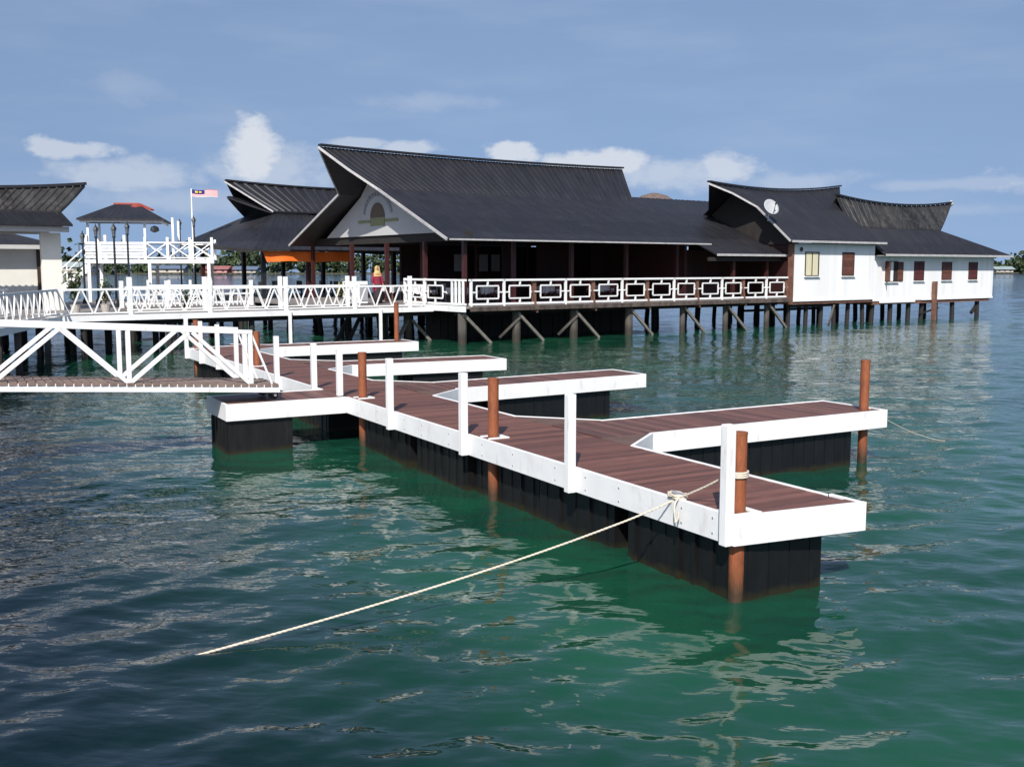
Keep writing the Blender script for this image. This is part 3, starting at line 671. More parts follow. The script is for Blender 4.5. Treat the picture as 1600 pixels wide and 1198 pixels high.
for rr in (rows, rowsB):
    part('barge_board', verge(rr, 0, (0, .02, .07, .12)), 'barge', roof)
part('gutter', MB().beam((-.1, -.08, EZ-.04), (16.5, -.08, EZ-.04), .08, .07), 'barge', roof)
gp = MB(); gx = 1.1
gp.prism([(gx, 2.2, EZ+.35), (gx, HB-2.2, EZ+.35), (gx, HB-6.3, KZ-.12), (gx, MBD+1.0, 8.0), (gx, MBD-1.0, 8.0), (gx, 6.3, KZ-.12)], (.08, 0, 0))
gab = part('gable_panel', gp, 'gable', hall)
em = MB()
def disc(mb, x, cy, cz, r, t=.03, a0=0, a1=360, r0=0, n=24):
    P = [(x, cy+r*math.cos(R(a0+(a1-a0)*i/n)), cz+r*math.sin(R(a0+(a1-a0)*i/n))) for i in range(n+1)]
    if r0: P += [(x, cy+r0*math.cos(R(a1-(a1-a0)*i/n)), cz+r0*math.sin(R(a1-(a1-a0)*i/n))) for i in range(n+1)]
    return mb.prism(P, (-t, 0, 0))
EY, EH = 8.6, 5.95
part('emblem_arch', disc(MB(), gx-.005, EY, EH, .75, a0=0, a1=180), 'emblem_brown', gab)
part('emblem_base', MB().box(gx-.035, gx-.006, EY-.75, EY+.75, EH-.42, EH-.004), 'emblem_green', gab)
txt = MB()
for i in range(13):
    a = R(16+148*i/12); cy, cz = EY+1.45*math.cos(a), EH+1.2*math.sin(a)
    t = Vector((0, math.sin(a), -math.cos(a)))
    txt.beam((gx-.02, cy-t.y*.13, cz-t.z*.13), (gx-.02, cy+t.y*.13, cz+t.z*.13), .03, .22, up=(0, math.cos(a), math.sin(a)))
part('emblem_lettering', txt, 'emblem_grey', gab)
part('emblem_banner', MB().box(gx-.03, gx-.004, EY+.8, EY+2.1, EH-.25, EH-.1).box(gx-.03, gx-.004, EY-2.1, EY-.8, EH-.25, EH-.1), 'emblem_green', gab)
part('tie_beam', MB().box(gx+.1, gx+.35, .4, HB-.4, EZ-.05, EZ+.34), 'under', hall)
lin = MB(); lin.box(1.5, 16.2, .5, HB-.5, EZ+.1, EZ+.16); part('ceiling', lin, 'under', hall)
part('wall', MB().box(5.0, 16.4, 13.0, 13.2, PZ+.004, EZ), 'redwall', hall)
wl = MB()
for a0, a1 in ((8.6, 9.4), (11.0, 13.6), (15, 16.3)): wl.box(a0, a1, 8.0, 8.15, PZ+.004, EZ+.09)
part('wall', wl, 'redwall', hall)
part('wall', MB().box(16.25, 16.4, 1.6, 12.95, PZ+.004, EZ+.09), 'redwall', hall)
part('counter', MB().box(5.5, 15.8, 5.6, 6.2, PZ+.004, PZ+1.05), 'redwall', hall)
for b in (.5, 3.9, 7.6, 11.4, 16.2): part('column', MB().box(.95, 1.13, b-.09, b+.09, PZ, EZ-.05), 'maroon', hall)
for a in (4.6, 8.2, 11.9, 15.6): part('column', MB().box(a-.09, a+.09, 1.5, 1.68, PZ, EZ+.09), 'maroon', hall)
for a in (4.6, 8.2, 11.9): part('column', MB().box(a-.09, a+.09, 9.9, 10.1, PZ, EZ+.05), 'maroon', hall)
for a, b in ((8.9, 12.98), (10.7, 12.98), (11.6, 12.98)):
    part('window', MB().box(a-.3, a+.3, b-.05, b-.001, PZ+1.5, PZ+2.5), 'dish', hall)

# ------------------------------------------------------------------ linking wing
link = thing('linking_wing', 'low dark roofed wing between the big hall and the white house', 'building', RES, (19.5, 8, PZ))
lr = MB(); 
lr.sheet([((16.9, -.1, 4.12), (23.2, -.1, 4.12)), ((16.9, 8.35, 7.65), (26.5, 8.35, 7.65))], pitch=.33)
lr.sheet([((26.5, 16.7, 4.2), (16.9, 16.7, 4.2)), ((26.5, 8.35, 7.65), (16.9, 8.35, 7.65))], pitch=.33)
lroof = part('roof', lr, 'roof', link)
part('gutter', MB().beam((16.9, -.2, 4.08), (22.7, -.2, 4.08), .1, .12), 'barge', lroof)
part('wall', MB().box(16.6, 22.5, 3.2, 3.3, PZ+.004, 4.4), 'redwall', link)
part('counter', MB().box(17, 21.5, 2.4, 3.19, PZ+.004, PZ+1.1), 'redwall', link)
part('beam', MB().box(16.6, 22.5, .1, .25, 3.75, 3.95), 'under', link)
for a in (18.9, 21.7): part('column', MB().box(a-.09, a+.09, .4, .58, PZ, 4.3), 'maroon', link)
th = thing('thatched_dome', 'small brown rounded thatch top showing above the linking wing roof', 'roof', RES, (26.8, 15, 0))
part('dome', MB().lathe((26.8, 15, 6.8), [(2.2, 0), (2.0, .7), (1.55, 1.25), (.9, 1.65), (.25, 1.82), (.02, 1.85)], 18), 'thatch', th, smooth=True)
part('drum', MB().lathe((26.8, 15, 1.6), [(1.7, 0), (1.7, 5.3)], 14), 'redwall', th)

# ------------------------------------------------------------------ white houses
def window(th, a, z0, z1, wd, y, m, mode='shut', fr='trim'):
    w = part('window', MB().box(a-wd/2-.05, a-wd/2, y-.05, y, z0-.05, z1+.05).box(a+wd/2, a+wd/2+.05, y-.05, y, z0-.05, z1+.05)
             .box(a-wd/2, a+wd/2, y-.05, y, z1, z1+.05).box(a-wd/2, a+wd/2, y-.07, y, z0-.05, z0), fr, th)
    part('sill', MB().box(a-wd/2-.12, a+wd/2+.12, y-.13, y-.002, z0-.1, z0-.052), 'white_far', w)
    if mode == 'shut':
        for s in (0, 1): part('shutter', MB().box(a-wd/2+s*wd/2+.01, a-wd/2+(s+1)*wd/2-.01, y-.035, y-.005, z0+.01, z1-.01), m, w)
    elif mode == 'curtain':
        for s in (0, 1): part('curtain', MB().box(a-wd/2+s*(wd/2+.03), a-.03+s*wd/2, y-.02, y-.004, z0, z1), 'curtain', w)
        part('mullion', MB().box(a-.03, a+.03, y-.04, y-.004, z0, z1), fr, w)
    else:
        part('opening', MB().box(a-wd/2, a+wd/2, y-.012, y-.004, z0, z1), 'under', w)
        part('shutter', MB().beam((a-wd/2-.03, y-.05, (z0+z1)/2), (a-wd/2-.3, y-.5, (z0+z1)/2), .04, z1-z0), m, w)
        part('shutter', MB().box(a+wd/2+.06, a+wd/2+.62, y-.06, y-.02, z0, z1), m, w)
        part('curtain', MB().box(a-.1, a+.18, y-.03, y-.013, z0, z1), 'cloth', w)
    return w
HZ = 1.52
h1 = thing('white_house', 'white walled stilt house with an upswept black roof and a curtained window', 'house', RES, (26, 3.5, 0))
part('wall', MB().box(22.7, 30.4, -.6, -.4, HZ, 4.75), 'wall', h1)
part('wall', MB().box(22.7, 22.9, -.395, 7.6, HZ, 4.75), 'redwall', h1); part('corner_board', MB().box(22.6, 22.695, -.66, -.3, HZ-.2, 4.7), 'brownwood', h1); part('wall', MB().box(30.2, 30.4, -.395, 7.6, HZ, 4.75), 'wall', h1); part('wall', MB().box(22.905, 30.195, 7.4, 7.6, HZ, 4.75), 'wall', h1)
rf, rows = gable_roof(-1.05, 8.05, 4.9, 6.85, 8.25, 2.65, 21.9, 30.75, 22.1, 29.9, 20.05, 32.3, sagR=.33, pitch=.33, dL=-.3)
hr = part('roof', rf, 'roof', h1)
part('barge_board', verge(rows, 0, (0, .07, .2, .33), h=.1), 'barge', hr)
part('gutter', MB().beam((21.95, -1.12, 4.86), (30.8, -1.12, 4.86), .09, .12), 'barge', hr)
rc = MB(); pts = [(20.05+12.25*i/14, 3.5, 8.33-.3*(1-i/14)+.33*((2*i/14-1)**2)) for i in range(15)]
for p, q in zip(pts, pts[1:]): rc.beam(p, q, .3, .09)
part('ridge_cap', rc, 'roof', hr)
part('gable_panel', MB().prism([(22.6, -1.0, 4.72), (22.6, 8.0, 4.72), (22.6, 5.4, 6.72), (22.6, 3.5, 8.05), (22.6, 1.6, 6.72)], (.08, 0, 0)), 'under', h1)  # near-black colour puts the shadow behind the verge into the gable
part('soffit', MB().box(22.95, 30.15, -.55, 7.5, 4.76, 4.8), 'barge', h1)
window(h1, 24.35, 2.95, 4.25, 1.15, -.6, 'shutter', 'curtain'); window(h1, 27.75, 2.95, 4.25, 1.05, -.6, 'shutter', 'shut')
part('wall_lamp', MB().lathe((23.3, -.68, 4.3), [(.03, 0), (.08, .05), (.08, .2), (.02, .26)], 8), 'iron', h1)
part('floor_beam', MB().box(22.6, 30.4, -.56, 7.4, HZ-.22, HZ-.004), 'brownwood', h1)
part('skirting', MB().box(22.7, 30.4, -.64, -.604, HZ-.06, HZ+.08), 'white_far', h1)
for a in (23, 24.6, 26, 27.2, 28.6, 30):
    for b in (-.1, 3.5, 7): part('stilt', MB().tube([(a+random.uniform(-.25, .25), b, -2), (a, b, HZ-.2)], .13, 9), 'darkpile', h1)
part('brace', MB().box(22.7, 30, 2.9, 3.0, .75, .9).box(22.7, 27.6, -.2, -.1, HZ-.42, HZ-.25), 'darkpile', h1)
part('brace', MB().beam((26.3, -.8, HZ-.35), (23.4, -2.6, .2), .1, .12), 'pile', h1)

h2 = thing('white_house', 'long low white annex on stilts at the far right with four shuttered windows', 'house', RES, (38, 2, 0))
part('wall', MB().box(30.6, 44.6, -.35, -.15, 1.32, 4.1), 'wall', h2)
part('wall', MB().box(44.4, 44.6, -.145, 4.6, 1.32, 4.1), 'wall', h2); part('wall', MB().box(30.6, 44.395, 4.4, 4.6, 1.32, 4.1), 'wall', h2)
r2 = MB(); B0, B1, ZE, ZK, ZR = -1.0, 5.0, 4.2, 5.85, 7.45
r2.sheet([((30.9, B0, ZE), (45.8, B0, ZE)), ((30.0, .8, ZK), (39.7, .8, ZK))], pitch=.33)
r2.sheet([((45.8, B1, ZE), (30.9, B1, ZE)), ((39.7, 3.2, ZK), (30.0, 3.2, ZK))], pitch=.33)
r2.sheet([((45.8, B0, ZE), (45.8, B1, ZE)), ((39.7, .8, ZK), (39.7, 3.2, ZK))], pitch=.33)
hr2 = part('roof', r2, 'roof', h2)
r3 = MB()
sg = [0, .0, .35]
def saddle(mb, k0, k1, t0, t1, yk, ym, zk, zr, sg, pitch):
    N = 12
    for side in (0, 1):
        y0 = yk if side == 0 else 2*ym-yk
        grid = []
        rows = []
        for r in range(4):
            t = r/3; rows.append(((k0+(t0-k0)*t, y0+(ym-y0)*t, zk+(zr-zk)*t), (k1+(t1-k1)*t, y0+(ym-y0)*t, zk+(zr-zk)*t)))
        if side: rows = [(q, l) for l, q in rows]
        mb.sheet(rows, pitch=pitch, sag=[sg*(r/3)**2 for r in range(4)], h=.06)
saddle(r3, 30.0, 39.75, 29.9, 42.9, .8, 2, ZK+.07, ZR, .38, .42)
top2 = part('saddle_roof', r3, 'roof_old', h2)
rc = MB(); pts = [(29.9+13.0*i/14, 2, ZR+.1+.38*((2*i/14-1)**2)) for i in range(15)]
for p, q in zip(pts, pts[1:]): rc.beam(p, q, .26, .1)
part('ridge_cap', rc, 'roof', top2)
part('finial', MB().lathe((42.85, 2, ZR+.2), [(.05, 0), (.16, .12), (.16, .28), (.03, .4)], 8), 'barge', top2)
part('gutter', MB().beam((30.9, -1.07, 4.16), (45.8, -1.07, 4.16), .09, .13), 'barge', hr2)
part('soffit', MB().box(30.62, 45.5, -.9, 4.9, 4.105, 4.14), 'barge', h2)
window(h2, 32.55, 2.55, 3.75, 1.2, -.35, 'shutter', 'open'); window(h2, 35.55, 2.6, 3.75, 1.0, -.35, 'shutter_red'); window(h2, 38.75, 2.62, 3.72, 1.05, -.35, 'shutter'); window(h2, 41.95, 2.62, 3.72, .98, -.35, 'shutter_red')
part('floor_beam', MB().box(30.8, 44.3, -.3, 4.4, 1.1, 1.316), 'brownwood', h2)
part('skirting', MB().box(31.4, 35.2, -.41, -.354, 1.2, 1.4).box(36, 44.6, -.40, -.354, 1.3, 1.42), 'white_far', h2)
for a in (31.2, 33.1, 35.1, 36.6, 38.2, 40.2, 43.3):
    for b in (.0, 4.0): part('stilt', MB().tube([(a+random.uniform(-.2, .2), b, -2), (a, b, 1.1)], .15, 9), 'darkpile', h2)
part('brace', MB().beam((36.3, -.1, .4), (38.4, -.1, .75), .08, .1).beam((42.6, 0, .3), (43.4, 0, .9), .15, .2), 'darkpile', h2)
single('timber_post', MB().box(37.05, 37.35, -.62, -.42, -2, 2.5), 'brownwood', 'weathered brown post standing in the water against the far right annex wall', 'post', RES, (37.2, -.5, 0))

sd_ = thing('satellite_dish', 'round pale satellite dish on the roof verge of the white house', 'dish', RES, (21.6, .3, 6.1))
c = Vector((21.45, .1, 6.75)); mb = MB(); ax = Vector((-.2, -.85, .45)).normalized(); sx = ax.cross(Vector((0, 0, 1))).normalized(); sy = sx.cross(ax)
V_ = []; F_ = []
for j in range(6):
    r = .48*j/5
    for k in range(20):
        th_ = 2*math.pi*k/20; V_.append(c+(sx*math.cos(th_)+sy*math.sin(th_))*max(r, .001)+ax*(r*r*.45))
for j in range(5):
    for k in range(20): F_.append((j*20+k, j*20+(k+1)%20, (j+1)*20+(k+1)%20, (j+1)*20+k))
V2 = [v-ax*.03 for v in V_]; n_ = len(V_)
F_ = F_+[tuple(n_+i for i in reversed(f)) for f in F_]+[(100+k, 100+(k+1)%20, n_+100+(k+1)%20, n_+100+k) for k in range(20)]
part('reflector', mb.add(V_+V2, F_), 'dish', sd_, smooth=True)
part('arm', MB().tube([c-sy*.42+ax*.08, c+ax*.5-sy*.05], .02, 6).tube([c+ax*.46-sy*.05, c+ax*.56-sy*.05], .05, 8), 'iron', sd_)
part('mast', MB().tube([c-ax*.03, c-ax*.15-Vector((0, 0, .1)), (21.5, .3, 6.0)], .03, 8), 'galv', sd_)

# ------------------------------------------------------------------ dining pavilion behind, left
dp = thing('dining_pavilion', 'open dining pavilion with a wide black hip roof under an upswept top roof', 'building', RES, (2, 23.5, 1.6))
PA0, PA1, PB0, PB1, PE, PK = -2.2, 13, 16.95, 29.2, 4.41, 6.67
KA0, KB0, KB1, PL = .8, 21.0, 25.5, 5.0      # the back corner of the eave sweeps up to PL
pr = MB()
pr.sheet([((PA0, PB0, PE), (PA1, PB0, PE)), ((KA0, KB0, PK), (PA1-4, KB0, PK))], pitch=.45)
pr.sheet([((PA1, PB1, PE), (PA0, PB1, PL)), ((PA1-4, KB1, PK), (KA0, KB1, PK))], pitch=.45)
pr.sheet([((PA0, PB1, PL), (PA0, PB0, PE)), ((KA0, KB1, PK), (KA0, KB0, PK))], pitch=.45)
pr.sheet([((PA1, PB0, PE), (PA1, PB1, PE)), ((PA1-4, KB0, PK), (PA1-4, KB1, PK))], pitch=.45)
proof = part('roof', pr, 'roof', dp)
sp_ = MB(); saddle(sp_, .7, 9, -1.35, 12, KB0-.2, 23.2, PK+.12, 8.45, .2, .4); top = part('saddle_roof', sp_, 'roof', dp)
rc = MB(); pts = [(-1.35+13.35*i/12, 23.2, 8.5+.2*((2*i/12-1)**2)) for i in range(13)]
for p, q in zip(pts, pts[1:]): rc.beam(p, q, .3, .1)
part('ridge_cap', rc, 'roof', top)
part('barge_board', MB().beam((.65, KB0-.25, PK+.08), (-1.4, 23.2, 8.6), .06, .09), 'barge', top)
part('gable_panel', MB().prism([(1.6, KB0+.5, PK), (1.6, KB1-.5, PK), (1.6, 23.2, 8)], (.08, 0, 0)), 'under', dp)
sp2 = MB(); saddle(sp2, .7, 3, -1.3, 5, KB0-.15, 23.2, PK+.02, 7.6, .1, .4); part('lower_saddle', sp2, 'roof', top)
part('eave_board', MB().box(PA0+.05, PA1, PB0-.05, PB0-.002, PE-.09, PE+.0).prism([(PA0-.05, PB0, PE-.2), (PA0-.05, PB1, PL-.2), (PA0-.05, PB1, PL), (PA0-.05, PB0, PE)], (.045, 0, 0)), 'under', proof)
for a in (-1.2, 1.6, 4.4, 7.4, 10.6): 
    part('column', MB().box(a-.12, a+.12, PB0+1.0, PB0+1.24, 1.6, PE+.5), 'maroon' if a > -1 else 'iron', dp)
    part('column', MB().box(a-.12, a+.12, PB1-1.24, PB1-1.0, 1.6, PE+.5), 'maroon', dp)
part('floor', MB().box(PA0+.4, PA1, 16.3, PB1-.6, 1.4, 1.6), 'floor', dp)
for a in (-1.4, 1.5, 5, 8.5, 11):
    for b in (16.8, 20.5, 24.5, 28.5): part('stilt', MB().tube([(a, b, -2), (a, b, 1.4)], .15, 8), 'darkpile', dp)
tp = MB(); tr = []
for k in range(2):
    for i in range(25):
        a = -1.6+i*.235+(.3*k if i == 0 else 0); tr.append((a, PB0+.25-k*.12+.03*math.sin(i*.9), 4.34-.6*k-.03*math.sin(i*.5+k)))
fs = [(i, i+1, 25+i+1, 25+i) for i in range(24)]
tp.add(tr+[(x, y+.02, z) for x, y, z in tr], fs+[tuple(50+j for j in reversed(f)) for f in fs])
single('tarpaulin', tp, 'tarp', 'orange tarpaulin strip hanging under the dining pavilion eave', 'tarpaulin', RES, (0, PB0+.3, 4.2))

# ------------------------------------------------------------------ terrace between jetty and pavilions
tr_ = thing('terrace_deck', 'grey terrace deck on dark legs behind the jetty', 'deck', RES, (-14, 10, 0))
part('floor', MB().box(-22, -12.6, 4.45, 19, 1.36, 1.58), 'floor', tr_)
part('floor', MB().box(-12.595, -5.2, 9.5, 19, 1.36, 1.575), 'floor', tr_)
for a in (-21, -18.4, -16, -13.4):
    for b in (5, 8, 12, 16): part('leg', MB().tube([(a, b, -2), (a, b, 1.4)], .14, 8), 'darkpile', tr_)
for a in (-11, -8.4, -5.8):
    for b in (10, 14, 18): part('leg', MB().tube([(a, b, -2), (a, b, 1.4)], .14, 8), 'darkpile', tr_)

# ------------------------------------------------------------------ gate hut at left edge
hut = thing('gate_hut', 'hut at the left edge with an upswept ribbed dark roof on a thick white pillar', 'hut', RES, (-18, 9, 1.58))
HA1 = -14.0
hr_ = MB()
rows = [((-25, 7.6, 5.18), (HA1+.05, 7.6, 5.18)), ((-25, 8.9, 5.75), (HA1-.1, 8.9, 5.75)), ((-25, 9.4, 6.25), (HA1+.5, 9.4, 6.25)), ((-25, 9.8, 6.75), (HA1+1.0, 9.8, 6.75))]
hs = MB(); hs.sheet(rows[:2], pitch=.28, h=.05); hs.sheet([(q, l) for l, q in [((l[0], 19.6-l[1], l[2]), (q[0], 19.6-q[1], q[2])) for l, q in rows[:2]]], pitch=.28, h=.05)
hroof = part('roof', hs, 'roof', hut)
us = MB()
def fan(mb, flip):
    n = 34
    for i in range(1): pass
    R_ = []
    for r in range(4):
        t = r/3; R_.append((( -25, 8.9+.9*t, 5.8+.85*t), (HA1-.1+1.25*t, 8.9+.9*t, 5.8+.85*t)))
    if flip: R_ = [((q[0], 19.6-q[1], q[2]), (l[0], 19.6-l[1], l[2])) for l, q in R_]
    mb.sheet(R_, pitch=.3, h=.06, sag=[0, .08, .2, .34])
fan(us, 0); fan(us, 1)
part('saddle_roof', us, 'roof_old', hut)
rc = MB(); pts = [(-25+12.2*i/14, 9.8, 6.72+.36*((2*i/14-1)**2)) for i in range(15)]
for p, q in zip(pts, pts[1:]): rc.beam(p, q, .2, .12)
part('ridge_cap', rc, 'roof', hroof)
part('gable_panel', MB().prism([(HA1-.35, 7.9, 5.1), (HA1-.35, 11.7, 5.1), (HA1-.35, 9.8, 6.5)], (.06, 0, 0)), 'under', hut)
part('beam', MB().box(-25, HA1-.05, 7.85, 8.1, 4.88, 5.1), 'gable', hut)
part('beam', MB().box(-25, HA1-.05, 11.5, 11.75, 4.88, 5.1), 'gable', hut)
part('pillar', MB().box(HA1-1.0, HA1-.2, 8.75, 9.0, 1.58, 4.87), 'cream', hut)
part('pillar', MB().box(-24.6, -23.6, 8.2, 9.1, 1.58, 4.9), 'cream', hut)
rh = thing('rear_hut', 'white walled hut with a low hip roof seen under the gate hut roof', 'hut', RES, (-18, 17, 1.58))
rr = MB(); rr.sheet([((-27, 13.5, 4.45), (-13.2, 13.5, 4.45)), ((-24, 16, 5.3), (-15.9, 16, 5.3))], pitch=.4); rr.sheet([((-13.2, 13.5, 4.45), (-13.2, 18.5, 4.45)), ((-15.9, 16, 5.3), (-15.9, 16.2, 5.3))], pitch=.4)
rr.sheet([((-13.2, 18.5, 4.45), (-27, 18.5, 4.45)), ((-15.9, 16.2, 5.3), (-24, 16.2, 5.3))], pitch=.4)
rroof = part('roof', rr, 'roof', rh); part('eave_board', MB().box(-27, -13.2, 13.42, 13.48, 4.25, 4.44), 'gable', rroof)
part('wall', MB().box(-26.5, -13.6, 14.2, 14.4, 1.58, 4.3), 'cream', rh); part('wall', MB().box(-13.8, -13.6, 14.405, 18, 1.58, 4.3), 'cream', rh)
part('door_post', MB().box(-14.1, -13.95, 14.1, 14.195, 1.58, 4.25), 'trim', rh)

# ------------------------------------------------------------------ two-storey viewing tower
TW = Frame((-20.9, 60), R(14))
tw = thing('viewing_tower', 'white two storey lookout with X braced rails and a red topped hip roof', 'tower', TW, (0, 0, 1.4))
FZ = 3.85
part('floor', MB().box(-3.4, 3.5, -2, 3, FZ-.22, FZ), 'white_far', tw); part('floor', MB().box(-4.6, 3.6, -2.4, 3.4, 1.2, 1.45), 'floor', tw)
tb = MB()
for x, y in ((-3.2, -1.9), (.0, -1.9), (3.2, -1.9), (-3.2, 2.8), (0, 2.8), (3.2, 2.8)): part('column', MB().box(x-.085, x+.085, y-.085, y+.085, 1.45, FZ-.22), 'white_far', tw)
for x, y in ((-3.2, -1.8), (-.2, -1.8), (1.3, -1.8), (-3.2, 2.7), (1.3, 2.7)): part('roof_post', MB().box(x-.06, x+.06, y-.06, y+.06, FZ, 6.2), 'white_far', tw)
def xrail(th, x0, x1, y, z, n, hh=.95, post=1.25):
    part('rail', MB().beam((x0, y, z+hh), (x1, y, z+hh), .06, .07).beam((x0, y, z+.1), (x1, y, z+.1), .06, .06), 'white_far', th)
    mb = MB(); w = (x1-x0)/n
    for i in range(n):
        a, b = x0+i*w+.05, x0+(i+1)*w-.05
        mb.beam((a, y+.01, z+.12), (b, y+.01, z+hh-.02), .05, .06); mb.beam((a, y-.03, z+hh-.02), (b, y-.03, z+.12), .05, .06)
    part('cross_brace', mb, 'white_far', th)
    for i in range(n+1): part('rail_post', MB().box(x0+i*w-.07, x0+i*w+.07, y-.07, y+.07, z, z+post), 'white_far', th)
xrail(tw, -.2, 3.4, -1.95, FZ, 3); xrail(tw, -3.3, 3.4, 2.9, FZ, 5); xrail(tw, -.1, 3.3, -2.2, 1.45, 3)
pp = MB()
for k in range(5): pp.box(-3.35, -.25, -1.99, -1.95, FZ+.06+k*.19, FZ+.21+k*.19)
part('parapet', pp, 'white_far', tw)
for x in (-3.3, -2.3, -1.3): part('rail_post', MB().box(x-.07, x+.07, -2.0, -1.86, FZ+.9, FZ+1.35), 'white_far', tw)
trf = MB(); ex0, ex1, ey0, ey1, ez, rz = -3.7, .9, -2.3, 2.6, 6.08, 7.0
trf.sheet([((ex0, ey0, ez), (ex1, ey0, ez)), ((-2.0, .1, rz), (-.8, .1, rz))], pitch=.4); trf.sheet([((ex1, ey1, ez), (ex0, ey1, ez)), ((-.7, .5, rz), (-2, .5, rz))], pitch=.4)
trf.sheet([((ex1, ey0, ez), (ex1, ey1, ez)), ((-.7, .3, rz), (-.7, .5, rz))], pitch=.4); trf.sheet([((ex0, ey1, ez), (ex0, ey0, ez)), ((-2, .5, rz), (-2, .3, rz))], pitch=.4)
troof = part('roof', trf, 'roof', tw)
part('ridge_tile', MB().beam((-2.05, .4, rz+.06), (-.65, .4, rz+.06), .3, .1).beam((-.65, .38, rz+.05), (.15, -.7, rz-.34), .22, .08).prism([(-.9, .0, rz-.04), (-.5, -.2, rz-.14), (-.8, -.4, rz-.22), (-1.05, -.2, rz-.14)], (0, 0, .06)), 'red', troof)
part('eave_board', MB().box(ex0+.15, ex1-.1, ey0+.15, ey0+.2, ez-.2, ez-.03).box(ex1-.2, ex1-.15, ey0+.2, ey1, ez-.2, ez-.03), 'white_far', troof)
part('hanging_lamp', MB().lathe((.35, -2.0, 5.35), [(.05, 0), (.25, .1), (.2, .3), (.04, .38)], 8), 'iron', tw)
stc = MB(); 
for i in range(11): stc.box(-5.6+i*.24, -5.3+i*.24, -1.6, -.6, 1.45+i*.2, 1.51+i*.2)
part('stair', stc.beam((-5.6, -1.64, 1.45), (-3.1, -1.64, 3.7), .06, .25).beam((-5.6, -.56, 1.45), (-3.1, -.56, 3.7), .06, .25), 'white_far', tw)
part('stair_rail', MB().beam((-5.7, -1.64, 2.4), (-3.2, -1.64, 4.7), .05, .07).beam((-5.7, -1.64, 2.0), (-3.2, -1.64, 4.3), .04, .05).beam((-5.65, -1.64, 1.45), (-5.65, -1.64, 2.6), .09, .09).beam((-4.4, -1.64, 2.5), (-4.4, -1.64, 3.6), .07, .07), 'white_far', tw)
for x in (-4.4, -1.5, 1.2, 3.2):
    for y in (-1.8, 2.8): part('leg', MB().tube([(x, y, -2), (x, y, 1.2)], .14, 8), 'darkpile', tw)

# white chair-height fence between tower and pavilion
fe = thing('picket_fence', 'low white picket fence right of the lookout, behind the jetty', 'fence', RES, (-8, 10, 1.575))
part('rail', MB().beam((-11.5, 9.7, 2.5), (-5.4, 9.7, 2.5), .06, .1).beam((-11.5, 9.7, 1.75), (-5.4, 9.7, 1.75), .06, .1).beam((-11.5, 9.7, 2.15), (-5.4, 9.7, 2.15), .05, .08), 'white_far', fe)
pk = MB()
for i in range(31):
    a = -11.5+i*.2; pk.beam((a, 9.66, 1.6), (a+(.12 if i % 2 else -.12), 9.66, 2.5), .05, .05)
part('picket', pk, 'white_far', fe)
for i in range(4): part('post', MB().box(-11.6+i*2.05, -11.44+i*2.05, 9.6, 9.76, 1.575, 2.8), 'white_far', fe)

# ------------------------------------------------------------------ lamp posts, flag
def lamp(loc, base_z, h, lab):
    x, y = loc
    t = thing('lamp_post', lab, 'lamp post', WORLD, (x, y, base_z), 'black lantern posts')
    part('pole', MB().tube([(x, y, base_z), (x, y, base_z+.5), (x, y, base_z+h-.75)], [.09, .055, .045], 10).lathe((x, y, base_z), [(.14, 0), (.14, .2), (.09, .32)], 10), 'iron', t)
    part('lantern', MB().lathe((x, y, base_z+h-.72), [(.07, 0), (.11, .3)], 6), 'glass', t)
    part('hood', MB().lathe((x, y, base_z+h-.415), [(.15, 0), (.1, .12), (.04, .2), (.02, .3)], 6), 'iron', t)
    part('bracket', MB().lathe((x, y, base_z+h-.8), [(.03, 0), (.09, .03), (.09, .075)], 6), 'iron', t)
def ray_at(x, Y): d = pix_dir(x, 418); return ((x-800)/1600/d.y*Y, Y)
def topz(y, Y): d = pix_dir(800, y); return CAM_H+d.z/d.y*Y
for x, Y, yt, bz, lab in ((131, 52, 357, 1.5, 'black lantern post left of the lookout, against the shore trees'), (152, 50, 346, 1.58, 'black lantern post in front of the left corner of the lookout'),
                      (180, 47, 344, 1.58, 'thickest black lantern post, in front of the lookout stair'), (201, 51, 342, 1.58, 'slim black lantern post in front of the middle of the lookout'),
                      (283, 66, 339, 1.3, 'black lantern post right of the lookout, nearest the flagpole'), (305, 62, 334, 1.3, 'black lantern post just beside the flagpole')):
    zt = topz(yt, Y); lamp(ray_at(x, Y), bz, zt-bz, lab)
FX, FY = ray_at(303, 64)
fp = thing('flagpole', 'white flagpole flying a red and white striped flag with blue corner', 'flagpole', WORLD, (FX, FY, 1.3))
zt = topz(296, 64)
part('pole', MB().tube([(FX, FY, 1.3), (FX, FY, zt+.05)], [.07, .04], 8), 'white_far', fp)
def flagcell(u0, u1, v0, v1, off=0):
    mb = MB(); V_ = []; n = 10
    for k in (v0, v1):
        for i in range(n+1):
            u = u0+(u1-u0)*i/n; V_.append((FX+.05+1.55*u, FY+off+.1*math.sin(u*7)*u, zt-.42*k-.07*u-.03*math.sin(u*6)))
    fs = [(i, i+1, n+1+i+1, n+1+i) for i in range(n)]
    return mb.add(V_+[(x, y+.006, z) for x, y, z in V_], fs+[tuple(2*n+2+j for j in reversed(f)) for f in fs])
flg = MB(); flw = MB()
for i in range(14):
    c = flagcell(0 if i >= 7 else .0, 1, i/14, (i+1)/14); (flg if i % 2 == 0 else flw).add(c.v, c.f)
fo = part('flag', flg, 'flag_red', fp); part('white_stripes', flw, 'flag_white', fo)
cn = flagcell(0, .5, 0, 8/14, -.012); cb = flagcell(0, .5, 0, 8/14, .012); cn.add(cb.v, cb.f); part('canton', cn, 'flag_blue', fo)
part('crescent', flagcell(.12, .22, .15, .42, -.02), 'flag_yellow', fo); part('star', flagcell(.27, .37, .18, .38, -.02), 'flag_yellow', fo)

